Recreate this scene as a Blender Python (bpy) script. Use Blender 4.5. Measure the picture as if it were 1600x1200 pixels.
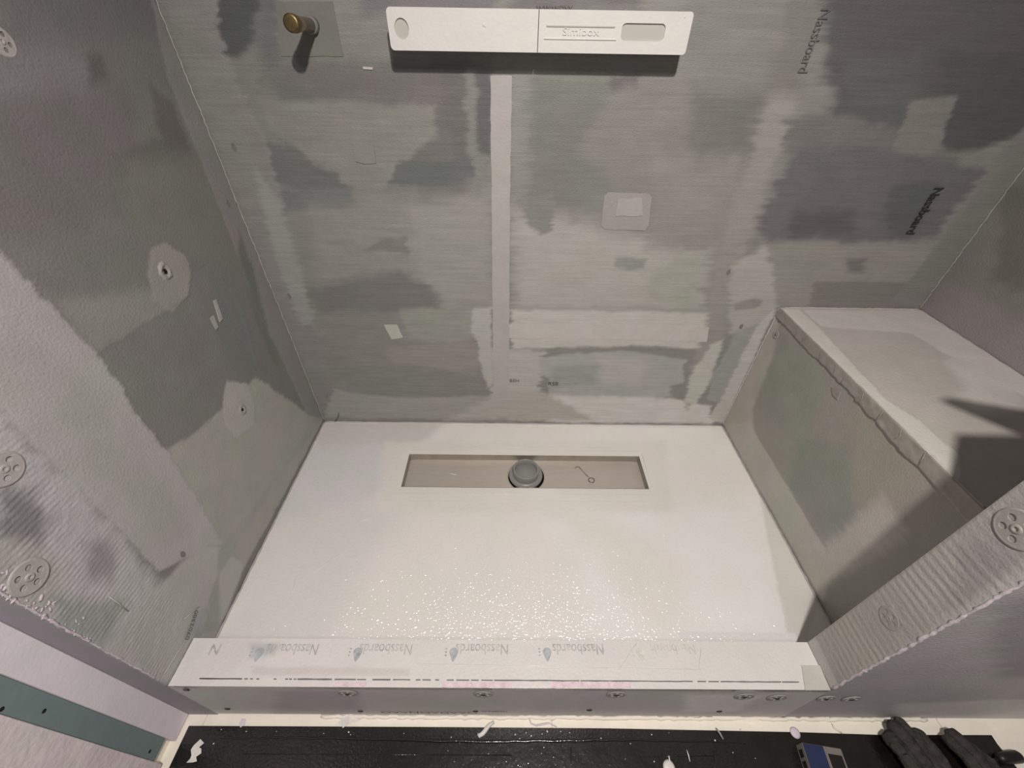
import bpy, bmesh, math, random
import numpy as np
from mathutils import Vector, Matrix, noise as mnoise
for o in list(bpy.data.objects): bpy.data.objects.remove(o)
C = bpy.context.scene.collection
S = bpy.context.scene
PI = math.pi
# ------------------------------------------------------------------ camera (ultra wide phone lens, looking down into the shower)
FPX = 634.44
CAM = np.array([0.5552, -0.8637, 0.8756])
pi_, ro_, ya_ = -0.6960, 0.0160, 0.0081
fw = np.array([math.sin(ya_)*math.cos(pi_), math.cos(ya_)*math.cos(pi_), math.sin(pi_)])
rt0 = np.array([math.cos(ya_), -math.sin(ya_), 0.0]); up0 = np.cross(rt0, fw)
rt = math.cos(ro_)*rt0 + math.sin(ro_)*up0; up = -math.sin(ro_)*rt0 + math.cos(ro_)*up0
cd = bpy.data.cameras.new('camera'); cam = bpy.data.objects.new('camera', cd); C.objects.link(cam)
cd.sensor_width = 36; cd.lens = FPX/1600*36; cd.clip_start = 0.01
M = Matrix(((rt[0], up[0], -fw[0], CAM[0]), (rt[1], up[1], -fw[1], CAM[1]), (rt[2], up[2], -fw[2], CAM[2]), (0,0,0,1)))
cam.matrix_world = M
S.camera = cam
# ------------------------------------------------------------------ world, lights, exposure
w = bpy.data.worlds.new('world'); S.world = w; w.use_nodes = True
w.node_tree.nodes['Background'].inputs[0].default_value = (1.0, 0.93, 0.88, 1)
w.node_tree.nodes['Background'].inputs[1].default_value = 0.12
def lamp(name, kind, loc, target, power, col, **k):
    l = bpy.data.lights.new(name, kind); l.energy = power; l.color = col
    for a, b in k.items(): setattr(l, a, b)
    o = bpy.data.objects.new(name, l); C.objects.link(o); o.location = loc
    o.rotation_euler = (Vector(target)-Vector(loc)).to_track_quat('-Z', 'Y').to_euler()
    return o
lamp('ceiling_spot', 'SPOT', (0.67, -1.04, 1.48), (0.72, -0.42, 0.0), 62, (1.0, 0.93, 0.85), spot_size=math.radians(150), spot_blend=1.0, shadow_soft_size=0.022)
lamp('second_spot', 'SPOT', (0.61, -1.14, 1.44), (0.66, -0.3, 0.3), 8, (1.0, 0.92, 0.9), spot_size=math.radians(150), spot_blend=1.0, shadow_soft_size=0.05)
S.view_settings.view_transform = 'Standard'; S.view_settings.look = 'None'
S.view_settings.gamma = 1; S.view_settings.use_curve_mapping = False
S.view_settings.exposure = 0.0
# ------------------------------------------------------------------ dimensions (metres)
W = 1.20; WR = 1.535; HB = 0.402; XN = 1.0925; DC = -0.602; DF = -0.672; HC = 0.0638; T = 0.0547; ZF = -0.1229; HN = 0.73; ZT = 1.70
def at(px, py, ax, v):                       # a photo pixel as a point on the plane (axis ax = v)
    d = fw + rt*(px-800)/FPX - up*(py-600)/FPX
    return CAM + d*(v-CAM[ax])/d[ax]
# ------------------------------------------------------------------ helpers
def s2l(c): return tuple(((x/255)/12.92 if x/255 <= .04045 else ((x/255+.055)/1.055)**2.4) for x in c)
def tag(o, label=None, cat=None, group=None, kind=None):
    if label: o['label'] = label
    if cat: o['category'] = cat
    if group: o['group'] = group
    if kind: o['kind'] = kind
    return o
def empty(name, loc, rz=0, **k):
    o = bpy.data.objects.new(name, None); C.objects.link(o); o.location = loc; o.rotation_euler = (0, 0, rz)
    o.empty_display_size = .02
    return tag(o, **k)
def link(name, me, mat, parent=None, smooth=False):
    if isinstance(me, bmesh.types.BMesh):
        bm = me; me = bpy.data.meshes.new(name); bmesh.ops.recalc_face_normals(bm, faces=bm.faces); bm.to_mesh(me); bm.free()
    me.materials.clear(); me.materials.append(mat)
    if smooth: me.polygons.foreach_set('use_smooth', [True]*len(me.polygons))
    o = bpy.data.objects.new(name, me); C.objects.link(o)
    if parent:
        o.parent = parent
        o.matrix_parent_inverse = parent_world(parent).inverted()
    return o
def parent_world(p):
    m = p.matrix_basis.copy()
    if p.parent: m = parent_world(p.parent) @ p.matrix_parent_inverse @ m
    return m
def mat(name, col, rough=.6, spec=.4, metal=0.0, bump=0.0, bscale=200, vary=.06, vscale=12, coat=0.0, stretch=(1,1,1), attr=False, bdist=.001, det=3.0, hue=0.0, streak=0.0, peel=0.0, coatr=.12):
    m = bpy.data.materials.new(name); m.use_nodes = True; nt = m.node_tree; N = nt.nodes; L = nt.links
    b = N['Principled BSDF']; b.inputs['Roughness'].default_value = rough
    b.inputs['Specular IOR Level'].default_value = spec; b.inputs['Metallic'].default_value = metal
    b.inputs['Coat Weight'].default_value = coat; b.inputs['Coat Roughness'].default_value = coatr
    tc = N.new('ShaderNodeTexCoord'); mp = N.new('ShaderNodeMapping'); mp.inputs['Scale'].default_value = stretch
    L.new(tc.outputs['Object'], mp.inputs[0])
    if attr:
        src = N.new('ShaderNodeAttribute'); src.attribute_name = 'paint'; colout = src.outputs['Color']
    else:
        src = N.new('ShaderNodeRGB'); src.outputs[0].default_value = (*col, 1); colout = src.outputs[0]
    n = N.new('ShaderNodeTexNoise'); n.inputs['Scale'].default_value = vscale; n.inputs['Detail'].default_value = 6; n.inputs['Roughness'].default_value = .65
    L.new(mp.outputs[0], n.inputs['Vector'])
    mr = N.new('ShaderNodeMapRange'); mr.inputs[1].default_value = .3; mr.inputs[2].default_value = .7
    mr.inputs[3].default_value = 1-vary; mr.inputs[4].default_value = 1+vary
    L.new(n.outputs[0], mr.inputs[0])
    sc = N.new('ShaderNodeVectorMath'); sc.operation = 'SCALE'; L.new(colout, sc.inputs[0]); L.new(mr.outputs[0], sc.inputs['Scale'])
    out = sc.outputs[0]
    if hue:
        n2 = N.new('ShaderNodeTexNoise'); n2.inputs['Scale'].default_value = 9; n2.inputs['Detail'].default_value = 2; L.new(tc.outputs['Object'], n2.inputs['Vector'])
        r2 = N.new('ShaderNodeValToRGB'); r2.color_ramp.elements[0].position = .38; r2.color_ramp.elements[1].position = .62
        r2.color_ramp.elements[0].color = (1-hue, 1, 1-hue*1.2, 1); r2.color_ramp.elements[1].color = (1+hue*.6, 1-hue*.6, 1+hue*.3, 1)
        L.new(n2.outputs[0], r2.inputs[0])
        mm = N.new('ShaderNodeVectorMath'); mm.operation = 'MULTIPLY'; L.new(out, mm.inputs[0]); L.new(r2.outputs[0], mm.inputs[1]); out = mm.outputs[0]
    if streak:
        mp3 = N.new('ShaderNodeMapping'); mp3.inputs['Scale'].default_value = (8, 8, 260); L.new(tc.outputs['Object'], mp3.inputs[0])
        n3 = N.new('ShaderNodeTexNoise'); n3.inputs['Scale'].default_value = 1; n3.inputs['Detail'].default_value = 2; L.new(mp3.outputs[0], n3.inputs['Vector'])
        m3 = N.new('ShaderNodeMapRange'); m3.inputs[1].default_value = .3; m3.inputs[2].default_value = .7; m3.inputs[3].default_value = 1-streak; m3.inputs[4].default_value = 1+streak
        L.new(n3.outputs[0], m3.inputs[0])
        s3 = N.new('ShaderNodeVectorMath'); s3.operation = 'SCALE'; L.new(out, s3.inputs[0]); L.new(m3.outputs[0], s3.inputs['Scale']); out = s3.outputs[0]
    L.new(out, b.inputs['Base Color'])
    if bump:
        nb = N.new('ShaderNodeTexNoise'); nb.inputs['Scale'].default_value = bscale; nb.inputs['Detail'].default_value = det
        L.new(mp.outputs[0], nb.inputs['Vector'])
        bp = N.new('ShaderNodeBump'); bp.inputs['Strength'].default_value = bump; bp.inputs['Distance'].default_value = bdist
        L.new(nb.outputs[0], bp.inputs['Height']); L.new(bp.outputs[0], b.inputs['Normal'])
        if coat: L.new(bp.outputs[0], b.inputs['Coat Normal'])
        if peel: b.inputs['Coat IOR'].default_value = 2.0
        if peel:                               # orange-peel surface of the wet-looking coat
            nc = N.new('ShaderNodeTexNoise'); nc.inputs['Scale'].default_value = 230; nc.inputs['Detail'].default_value = 1; L.new(tc.outputs['Object'], nc.inputs['Vector'])
            bc = N.new('ShaderNodeBump'); bc.inputs['Strength'].default_value = 1; bc.inputs['Distance'].default_value = peel
            L.new(nc.outputs[0], bc.inputs['Height']); L.new(bc.outputs[0], b.inputs['Coat Normal'])
    return m
def box(bm, x0, x1, y0, y1, z0, z1, bev=0.0, seg=1):
    r = bmesh.ops.create_cube(bm, size=1)
    for v in r['verts']: v.co = Vector(((x0+x1)/2+v.co.x*(x1-x0), (y0+y1)/2+v.co.y*(y1-y0), (z0+z1)/2+v.co.z*(z1-z0)))
    if bev:
        es = list({e for v in r['verts'] for e in v.link_edges}); bmesh.ops.bevel(bm, geom=es, offset=bev, segments=seg, profile=.6, affect='EDGES')
def basis(ax, sgn):                            # u, v, n of a plane: ax normal axis, sgn its direction
    n = Vector((0,0,0)); n[ax] = sgn
    if ax == 2: u = Vector((1,0,0))
    elif ax == 1: u = Vector((1,0,0))
    else: u = Vector((0,1,0))
    v = Vector((0,0,1)) if ax != 2 else Vector((0,1,0))
    return u, v, n
def ragged(pts, amp, step, seed=0):
    rnd = random.Random(seed); out = []
    for i in range(len(pts)):
        a = Vector(pts[i]); b = Vector(pts[(i+1) % len(pts)]); n = max(1, int((b-a).length/step))
        t = (b-a).normalized() if (b-a).length > 0 else Vector((1,0)); nn = Vector((-t.y, t.x))
        for k in range(n): out.append(a.lerp(b, k/n) + nn*rnd.uniform(-amp, amp)*(1 if k else .3))
    return [tuple(p) for p in out]
def circle(cx, cy, r, n=24, ry=None, rot=0):
    ry = ry or r
    return [(cx+math.cos(a)*r*math.cos(rot)-math.sin(a)*ry*math.sin(rot), cy+math.cos(a)*r*math.sin(rot)+math.sin(a)*ry*math.cos(rot)) for a in [2*PI*i/n for i in range(n)]]
def plate(outer, holes, place, thick, bm=None):
    """flat plate with holes: outer and holes are 2D loops, place(u, v, h) -> 3D point; front at h=thick, back at h=0"""
    bm = bm or bmesh.new()
    loops_f, loops_b, ef, eb = [], [], [], []
    for lp in [outer]+holes:
        f = [bm.verts.new(place(p[0], p[1], thick)) for p in lp]; b = [bm.verts.new(place(p[0], p[1], 0)) for p in lp]
        for i in range(len(lp)):
            j = (i+1) % len(lp)
            ef.append(bm.edges.new((f[i], f[j]))); eb.append(bm.edges.new((b[i], b[j])))
            bm.faces.new((f[i], f[j], b[j], b[i]))
    bmesh.ops.triangle_fill(bm, use_beauty=True, edges=ef)
    bmesh.ops.triangle_fill(bm, use_beauty=True, edges=eb)
    return bm
def on(ax, val, sgn):                          # placer on an axis plane
    u, v, n = basis(ax, sgn); o = Vector((0,0,0)); o[ax] = val
    return lambda a, b, h: o + u*a + v*b + n*h
def uvpx(px, py, ax, val):
    p = at(px, py, ax, val)
    return (p[1], p[2]) if ax == 0 else ((p[0], p[2]) if ax == 1 else (p[0], p[1]))
def lathe(profile, place, n=28, bm=None):      # profile: (r, h) pairs, place as above, centred on 0,0
    bm = bm or bmesh.new(); rings = []
    for r, h in profile:
        rings.append([bm.verts.new(place(r*math.cos(2*PI*i/n), r*math.sin(2*PI*i/n), h)) for i in range(n)] if r > 1e-6 else [bm.verts.new(place(0, 0, h))])
    for a, b in zip(rings, rings[1:]):
        for i in range(n):
            j = (i+1) % n
            f = [a[i] if len(a) > 1 else a[0], a[j] if len(a) > 1 else None, b[j] if len(b) > 1 else b[0], b[i] if len(b) > 1 else None]
            bm.faces.new([x for x in f if x])
    return bm
def tube(pts, r, n=8, bm=None, closed=False):
    bm = bm or bmesh.new(); pts = [Vector(p) for p in pts]; rings = []
    N_ = len(pts); rr = r if isinstance(r, (list, tuple)) else [r]*N_
    for i, p in enumerate(pts):
        a = pts[(i-1) % N_] if (closed or i) else p; b = pts[(i+1) % N_] if (closed or i < N_-1) else p
        t = (b-a).normalized(); s = t.orthogonal().normalized() if abs(t.z) > .9 else t.cross(Vector((0,0,1))).normalized(); q = t.cross(s)
        rings.append([bm.verts.new(p + (s*math.cos(2*PI*k/n)+q*math.sin(2*PI*k/n))*rr[i]) for k in range(n)])
    for i in range(N_ if closed else N_-1):
        A, B = rings[i], rings[(i+1) % N_]
        for k in range(n): bm.faces.new((A[k], A[(k+1) % n], B[(k+1) % n], B[k]))
    if not closed: bm.faces.new(rings[0]); bm.faces.new(rings[-1])
    return bm
def lettering(name, txt, origin, udir, vdir, size, wscale, m, parent, thick=.0004, bold=0.0):
    cu = bpy.data.curves.new(name, 'FONT'); cu.body = txt; cu.size = size; cu.extrude = 0; cu.offset = bold; cu.resolution_u = 3
    t = bpy.data.objects.new('tmp', cu); C.objects.link(t)
    dg = bpy.context.evaluated_depsgraph_get(); me = bpy.data.meshes.new_from_object(t.evaluated_get(dg))
    bpy.data.objects.remove(t)
    u = Vector(udir).normalized(); v = Vector(vdir).normalized(); n = u.cross(v)
    for vt in me.vertices:
        x, y = vt.co.x*wscale, vt.co.y
        vt.co = Vector(origin)+u*x+v*y+n*thick
    return link(name, me, m, parent)
# numpy value noise
_rs = np.random.RandomState(7); _tab = _rs.rand(257, 257)
def vn(x, y, ox=0, oy=0):
    x = x+ox+1000; y = y+oy+1000
    xi = np.floor(x).astype(int); yi = np.floor(y).astype(int); fx = x-xi; fy = y-yi
    fx = fx*fx*(3-2*fx); fy = fy*fy*(3-2*fy); a = xi % 256; b = yi % 256
    return (_tab[a, b]*(1-fx)+_tab[a+1, b]*fx)*(1-fy)+(_tab[a, b+1]*(1-fx)+_tab[a+1, b+1]*fx)*fy
def fbm(x, y, ox=0, o=3):
    s = 0; k = 1; t = 0
    for i in range(o): s = s+k*vn(x*2**i, y*2**i, ox+i*17, ox+i*31); t += k; k *= .55
    return s/t-.5
def sdist(U, V, poly):                         # signed distance, positive inside
    P = np.array(poly, float); Q = np.roll(P, -1, 0); d = np.full(U.shape, 1e9); ins = np.zeros(U.shape, bool)
    for (ax, ay), (bx, by) in zip(P, Q):
        ex, ey = bx-ax, by-ay; l = ex*ex+ey*ey+1e-12; t = np.clip(((U-ax)*ex+(V-ay)*ey)/l, 0, 1)
        d = np.minimum(d, np.hypot(U-ax-t*ex, V-ay-t*ey))
        c = ((ay > V) != (by > V)) & (U < ex*(V-ay)/(ey if abs(ey) > 1e-12 else 1e-12)+ax); ins ^= c
    return np.where(ins, d, -d)
def painted(name, ax, val, sgn, us, vs, base, patches, m, relief=None, thick=.05, parent=None, pxval=None, cut=None, warp=.006):
    """a coated board surface: dense grid with its coat colour per vertex (patches of filler, tape and bare board, on the tray also painted light) and real relief, on a solid slab"""
    U, V = np.meshgrid(us, vs); col = np.empty(U.shape+(3,)); col[:] = np.array(base)
    wu = fbm(U*45, V*45, 3)*2; wv = fbm(U*45, V*45, 9)*2; wu2 = fbm(U*9, V*9, 5); wv2 = fbm(U*9, V*9, 11)
    H = fbm(U*7, V*7, 21)*.0012
    streak = fbm(U*14, V*230, 40, 2)
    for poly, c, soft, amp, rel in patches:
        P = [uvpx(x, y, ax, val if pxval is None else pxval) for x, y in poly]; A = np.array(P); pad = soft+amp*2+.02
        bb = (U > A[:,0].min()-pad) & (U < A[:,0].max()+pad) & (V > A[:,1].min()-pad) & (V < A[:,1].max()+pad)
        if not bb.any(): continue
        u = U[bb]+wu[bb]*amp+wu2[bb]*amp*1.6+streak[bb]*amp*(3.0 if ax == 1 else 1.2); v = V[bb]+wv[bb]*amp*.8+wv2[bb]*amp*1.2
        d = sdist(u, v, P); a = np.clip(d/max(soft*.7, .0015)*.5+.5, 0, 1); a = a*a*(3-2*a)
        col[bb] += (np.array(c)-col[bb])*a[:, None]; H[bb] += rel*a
    if relief is not None: H = H + relief(U, V)
    u_, v_, n_ = (np.array(x) for x in basis(ax, sgn)); o = np.zeros(3); o[ax] = val
    edge = (U < us[0]+1e-6) | (U > us[-1]-1e-6) | (V < vs[0]+1e-6) | (V > vs[-1]-1e-6); H = np.where(edge, 0, H)
    co = o+U[..., None]*u_+V[..., None]*v_+H[..., None]*n_
    nv, nu = U.shape; idx = np.arange(nu*nv).reshape(nv, nu)
    q = np.stack([idx[:-1,:-1], idx[:-1,1:], idx[1:,1:], idx[1:,:-1]], -1)
    if cut is not None:
        uc = (U[:-1,:-1]+U[1:,1:])/2; vc = (V[:-1,:-1]+V[1:,1:])/2; q = q[~cut(uc, vc)]
    q = q.reshape(-1, 4)
    if np.dot(np.cross(u_, v_), n_) < 0: q = q[:, ::-1]
    verts = co.reshape(-1, 3); faces = q
    # slab body behind
    b0 = len(verts); cs = [(us[0], vs[0]), (us[-1], vs[0]), (us[-1], vs[-1]), (us[0], vs[-1])]
    extra = np.array([o+a*u_+b*v_ for a, b in cs]+[o+a*u_+b*v_-n_*thick for a, b in cs])
    body = [[0,1,5,4],[1,2,6,5],[2,3,7,6],[3,0,4,7],[4,5,6,7]]
    if cut is not None: body = body[:4]
    faces = np.vstack([faces, np.array(body)+b0]); verts = np.vstack([verts, extra])
    me = bpy.data.meshes.new(name); me.vertices.add(len(verts)); me.vertices.foreach_set('co', verts.ravel().astype(np.float32))
    me.loops.add(faces.size); me.polygons.add(len(faces)); me.loops.foreach_set('vertex_index', faces.ravel().astype(np.int32))
    me.polygons.foreach_set('loop_start', np.arange(0, faces.size, 4, dtype=np.int32)); me.update(calc_edges=True)
    at_ = me.attributes.new('paint', 'FLOAT_COLOR', 'POINT'); cc = np.ones((len(verts), 4), np.float32); cc[:b0, :3] = np.clip(col.reshape(-1, 3), .01, .95); cc[b0:, :3] = base
    at_.data.foreach_set('color', cc.ravel())
    me.polygons.foreach_set('use_smooth', [True]*len(me.polygons)); me.validate()
    return link(name, me, m, parent)
def grid(a, b, step): return np.linspace(a, b, max(2, int(round((b-a)/step))+1))
# ------------------------------------------------------------------ coat colours: patches of filler, tape and bare board, on the tray also painted light
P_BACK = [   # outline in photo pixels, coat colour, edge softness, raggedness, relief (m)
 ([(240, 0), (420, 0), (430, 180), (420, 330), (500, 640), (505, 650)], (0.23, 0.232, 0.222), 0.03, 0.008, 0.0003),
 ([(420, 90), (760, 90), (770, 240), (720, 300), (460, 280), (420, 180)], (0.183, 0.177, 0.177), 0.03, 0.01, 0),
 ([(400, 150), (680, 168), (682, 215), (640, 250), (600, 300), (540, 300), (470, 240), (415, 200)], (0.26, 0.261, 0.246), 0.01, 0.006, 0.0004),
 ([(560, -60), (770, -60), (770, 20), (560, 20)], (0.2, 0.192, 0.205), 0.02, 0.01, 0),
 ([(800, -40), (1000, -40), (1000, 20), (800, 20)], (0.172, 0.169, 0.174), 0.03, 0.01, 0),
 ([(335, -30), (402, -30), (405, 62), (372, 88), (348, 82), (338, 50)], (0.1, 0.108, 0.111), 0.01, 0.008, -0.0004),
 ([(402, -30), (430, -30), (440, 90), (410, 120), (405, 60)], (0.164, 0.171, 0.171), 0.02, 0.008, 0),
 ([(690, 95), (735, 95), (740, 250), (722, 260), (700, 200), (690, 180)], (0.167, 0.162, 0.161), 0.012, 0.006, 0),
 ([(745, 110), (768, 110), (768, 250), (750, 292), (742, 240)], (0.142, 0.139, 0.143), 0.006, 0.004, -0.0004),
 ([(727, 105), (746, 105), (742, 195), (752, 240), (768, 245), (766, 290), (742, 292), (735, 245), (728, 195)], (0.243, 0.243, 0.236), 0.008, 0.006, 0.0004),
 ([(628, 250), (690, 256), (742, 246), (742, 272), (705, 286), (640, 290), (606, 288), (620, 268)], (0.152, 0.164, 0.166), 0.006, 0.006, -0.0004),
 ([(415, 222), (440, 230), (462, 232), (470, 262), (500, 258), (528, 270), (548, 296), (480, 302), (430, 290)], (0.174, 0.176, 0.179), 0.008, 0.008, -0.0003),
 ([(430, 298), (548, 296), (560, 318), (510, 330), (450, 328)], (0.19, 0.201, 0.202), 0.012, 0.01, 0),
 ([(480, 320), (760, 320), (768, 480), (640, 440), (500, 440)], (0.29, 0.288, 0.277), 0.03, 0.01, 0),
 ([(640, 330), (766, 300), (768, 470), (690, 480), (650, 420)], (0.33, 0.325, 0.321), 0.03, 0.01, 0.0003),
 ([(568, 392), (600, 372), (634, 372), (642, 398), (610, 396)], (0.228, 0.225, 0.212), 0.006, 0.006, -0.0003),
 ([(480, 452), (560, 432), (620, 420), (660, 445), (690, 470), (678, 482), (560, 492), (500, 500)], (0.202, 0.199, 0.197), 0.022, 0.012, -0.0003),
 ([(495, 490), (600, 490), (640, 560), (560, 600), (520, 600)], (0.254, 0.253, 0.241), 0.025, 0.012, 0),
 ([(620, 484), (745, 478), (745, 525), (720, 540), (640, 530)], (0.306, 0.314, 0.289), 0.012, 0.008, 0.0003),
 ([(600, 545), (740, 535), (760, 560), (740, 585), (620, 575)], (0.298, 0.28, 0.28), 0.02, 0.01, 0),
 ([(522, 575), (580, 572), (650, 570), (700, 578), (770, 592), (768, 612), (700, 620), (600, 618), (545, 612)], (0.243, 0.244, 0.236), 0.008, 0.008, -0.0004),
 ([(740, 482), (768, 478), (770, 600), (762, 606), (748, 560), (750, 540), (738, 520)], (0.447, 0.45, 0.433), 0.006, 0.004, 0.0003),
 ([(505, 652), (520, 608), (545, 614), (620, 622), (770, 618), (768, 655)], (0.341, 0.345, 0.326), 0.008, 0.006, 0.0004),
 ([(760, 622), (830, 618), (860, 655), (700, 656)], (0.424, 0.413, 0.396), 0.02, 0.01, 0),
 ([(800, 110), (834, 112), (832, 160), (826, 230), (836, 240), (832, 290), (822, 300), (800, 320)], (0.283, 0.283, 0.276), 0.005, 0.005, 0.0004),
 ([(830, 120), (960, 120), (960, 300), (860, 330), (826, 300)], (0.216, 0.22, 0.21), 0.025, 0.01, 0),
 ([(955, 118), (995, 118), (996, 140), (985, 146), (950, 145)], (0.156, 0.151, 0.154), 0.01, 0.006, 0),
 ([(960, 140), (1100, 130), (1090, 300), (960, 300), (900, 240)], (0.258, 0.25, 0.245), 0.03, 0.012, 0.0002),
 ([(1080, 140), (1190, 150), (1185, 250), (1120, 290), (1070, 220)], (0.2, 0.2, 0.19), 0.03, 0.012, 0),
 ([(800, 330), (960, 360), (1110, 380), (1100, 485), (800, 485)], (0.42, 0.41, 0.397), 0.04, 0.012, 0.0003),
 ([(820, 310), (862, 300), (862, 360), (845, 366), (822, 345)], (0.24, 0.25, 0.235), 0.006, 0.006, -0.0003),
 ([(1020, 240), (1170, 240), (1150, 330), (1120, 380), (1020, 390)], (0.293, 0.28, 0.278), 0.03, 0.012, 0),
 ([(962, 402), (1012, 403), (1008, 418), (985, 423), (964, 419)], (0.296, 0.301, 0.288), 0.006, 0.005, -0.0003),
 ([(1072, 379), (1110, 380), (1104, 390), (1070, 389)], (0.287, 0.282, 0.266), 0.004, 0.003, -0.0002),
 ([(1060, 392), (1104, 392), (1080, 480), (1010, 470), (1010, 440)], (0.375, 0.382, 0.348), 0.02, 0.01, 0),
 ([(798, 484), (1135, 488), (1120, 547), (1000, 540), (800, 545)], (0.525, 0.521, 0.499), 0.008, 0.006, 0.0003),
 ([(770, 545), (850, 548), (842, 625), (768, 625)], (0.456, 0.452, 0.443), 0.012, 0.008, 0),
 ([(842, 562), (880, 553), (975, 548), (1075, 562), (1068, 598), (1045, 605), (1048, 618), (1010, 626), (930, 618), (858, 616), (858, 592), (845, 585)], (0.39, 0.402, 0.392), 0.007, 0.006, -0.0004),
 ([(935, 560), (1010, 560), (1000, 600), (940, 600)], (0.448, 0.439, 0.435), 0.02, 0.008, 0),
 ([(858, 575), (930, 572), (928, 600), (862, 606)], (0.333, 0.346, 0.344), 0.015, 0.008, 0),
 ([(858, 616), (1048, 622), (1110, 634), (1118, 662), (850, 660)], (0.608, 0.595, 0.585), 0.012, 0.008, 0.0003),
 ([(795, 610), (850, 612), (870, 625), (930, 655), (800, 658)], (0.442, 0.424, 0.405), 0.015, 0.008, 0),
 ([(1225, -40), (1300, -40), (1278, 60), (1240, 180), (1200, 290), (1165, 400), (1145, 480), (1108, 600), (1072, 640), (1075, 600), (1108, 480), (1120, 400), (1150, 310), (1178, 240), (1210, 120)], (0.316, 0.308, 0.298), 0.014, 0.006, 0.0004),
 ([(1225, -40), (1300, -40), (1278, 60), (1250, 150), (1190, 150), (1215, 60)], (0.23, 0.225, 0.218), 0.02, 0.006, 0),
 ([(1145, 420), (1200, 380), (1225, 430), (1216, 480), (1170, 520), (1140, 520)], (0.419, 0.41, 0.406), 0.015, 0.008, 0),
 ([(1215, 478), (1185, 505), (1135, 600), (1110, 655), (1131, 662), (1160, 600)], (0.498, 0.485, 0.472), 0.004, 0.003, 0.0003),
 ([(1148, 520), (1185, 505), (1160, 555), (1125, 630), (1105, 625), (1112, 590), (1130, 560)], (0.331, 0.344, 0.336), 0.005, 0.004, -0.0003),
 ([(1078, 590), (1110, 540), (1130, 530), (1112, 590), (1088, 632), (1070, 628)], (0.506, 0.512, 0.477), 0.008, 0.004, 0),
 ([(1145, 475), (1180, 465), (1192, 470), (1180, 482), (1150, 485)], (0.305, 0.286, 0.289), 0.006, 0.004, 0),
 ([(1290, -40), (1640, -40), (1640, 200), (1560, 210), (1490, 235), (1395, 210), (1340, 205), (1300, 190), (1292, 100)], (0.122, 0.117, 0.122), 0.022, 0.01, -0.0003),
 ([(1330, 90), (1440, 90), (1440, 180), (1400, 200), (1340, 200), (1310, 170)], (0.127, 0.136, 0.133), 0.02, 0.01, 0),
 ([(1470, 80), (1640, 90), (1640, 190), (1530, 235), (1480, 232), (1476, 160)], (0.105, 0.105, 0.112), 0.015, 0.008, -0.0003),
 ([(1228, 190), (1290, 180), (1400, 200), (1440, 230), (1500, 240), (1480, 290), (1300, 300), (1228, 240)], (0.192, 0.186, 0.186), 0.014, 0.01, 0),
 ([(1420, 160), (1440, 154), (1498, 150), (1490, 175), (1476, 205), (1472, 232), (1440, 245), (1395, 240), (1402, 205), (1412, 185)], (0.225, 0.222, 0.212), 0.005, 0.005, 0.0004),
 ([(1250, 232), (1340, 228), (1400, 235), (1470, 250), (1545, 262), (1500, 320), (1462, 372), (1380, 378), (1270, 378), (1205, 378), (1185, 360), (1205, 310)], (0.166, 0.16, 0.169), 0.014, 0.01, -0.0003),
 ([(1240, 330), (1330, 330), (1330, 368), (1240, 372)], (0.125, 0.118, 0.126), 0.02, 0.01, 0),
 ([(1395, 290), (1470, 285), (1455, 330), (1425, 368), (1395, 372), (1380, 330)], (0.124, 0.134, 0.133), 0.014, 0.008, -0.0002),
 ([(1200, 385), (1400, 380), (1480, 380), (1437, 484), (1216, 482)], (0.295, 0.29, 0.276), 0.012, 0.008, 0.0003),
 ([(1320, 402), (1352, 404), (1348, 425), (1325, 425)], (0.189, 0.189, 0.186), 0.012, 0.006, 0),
 ([(1275, 440), (1437, 440), (1437, 484), (1262, 484)], (0.222, 0.216, 0.211), 0.008, 0.006, 0),
 ([(1640, 150), (1640, 230), (1437, 484), (1395, 470), (1450, 400), (1510, 320), (1560, 240), (1610, 190)], (0.233, 0.233, 0.223), 0.01, 0.005, 0.0004),
 ([(236, -40), (335, -40), (350, 82), (385, 160), (418, 230), (440, 310), (462, 372), (470, 430), (490, 500), (505, 565), (520, 610), (505, 655)], (0.262, 0.257, 0.252), 0.005, 0.005, 0.0005),
 ([(395, 260), (440, 320), (470, 430), (490, 500), (470, 510), (430, 400)], (0.325, 0.327, 0.324), 0.012, 0.006, 0),]
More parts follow.
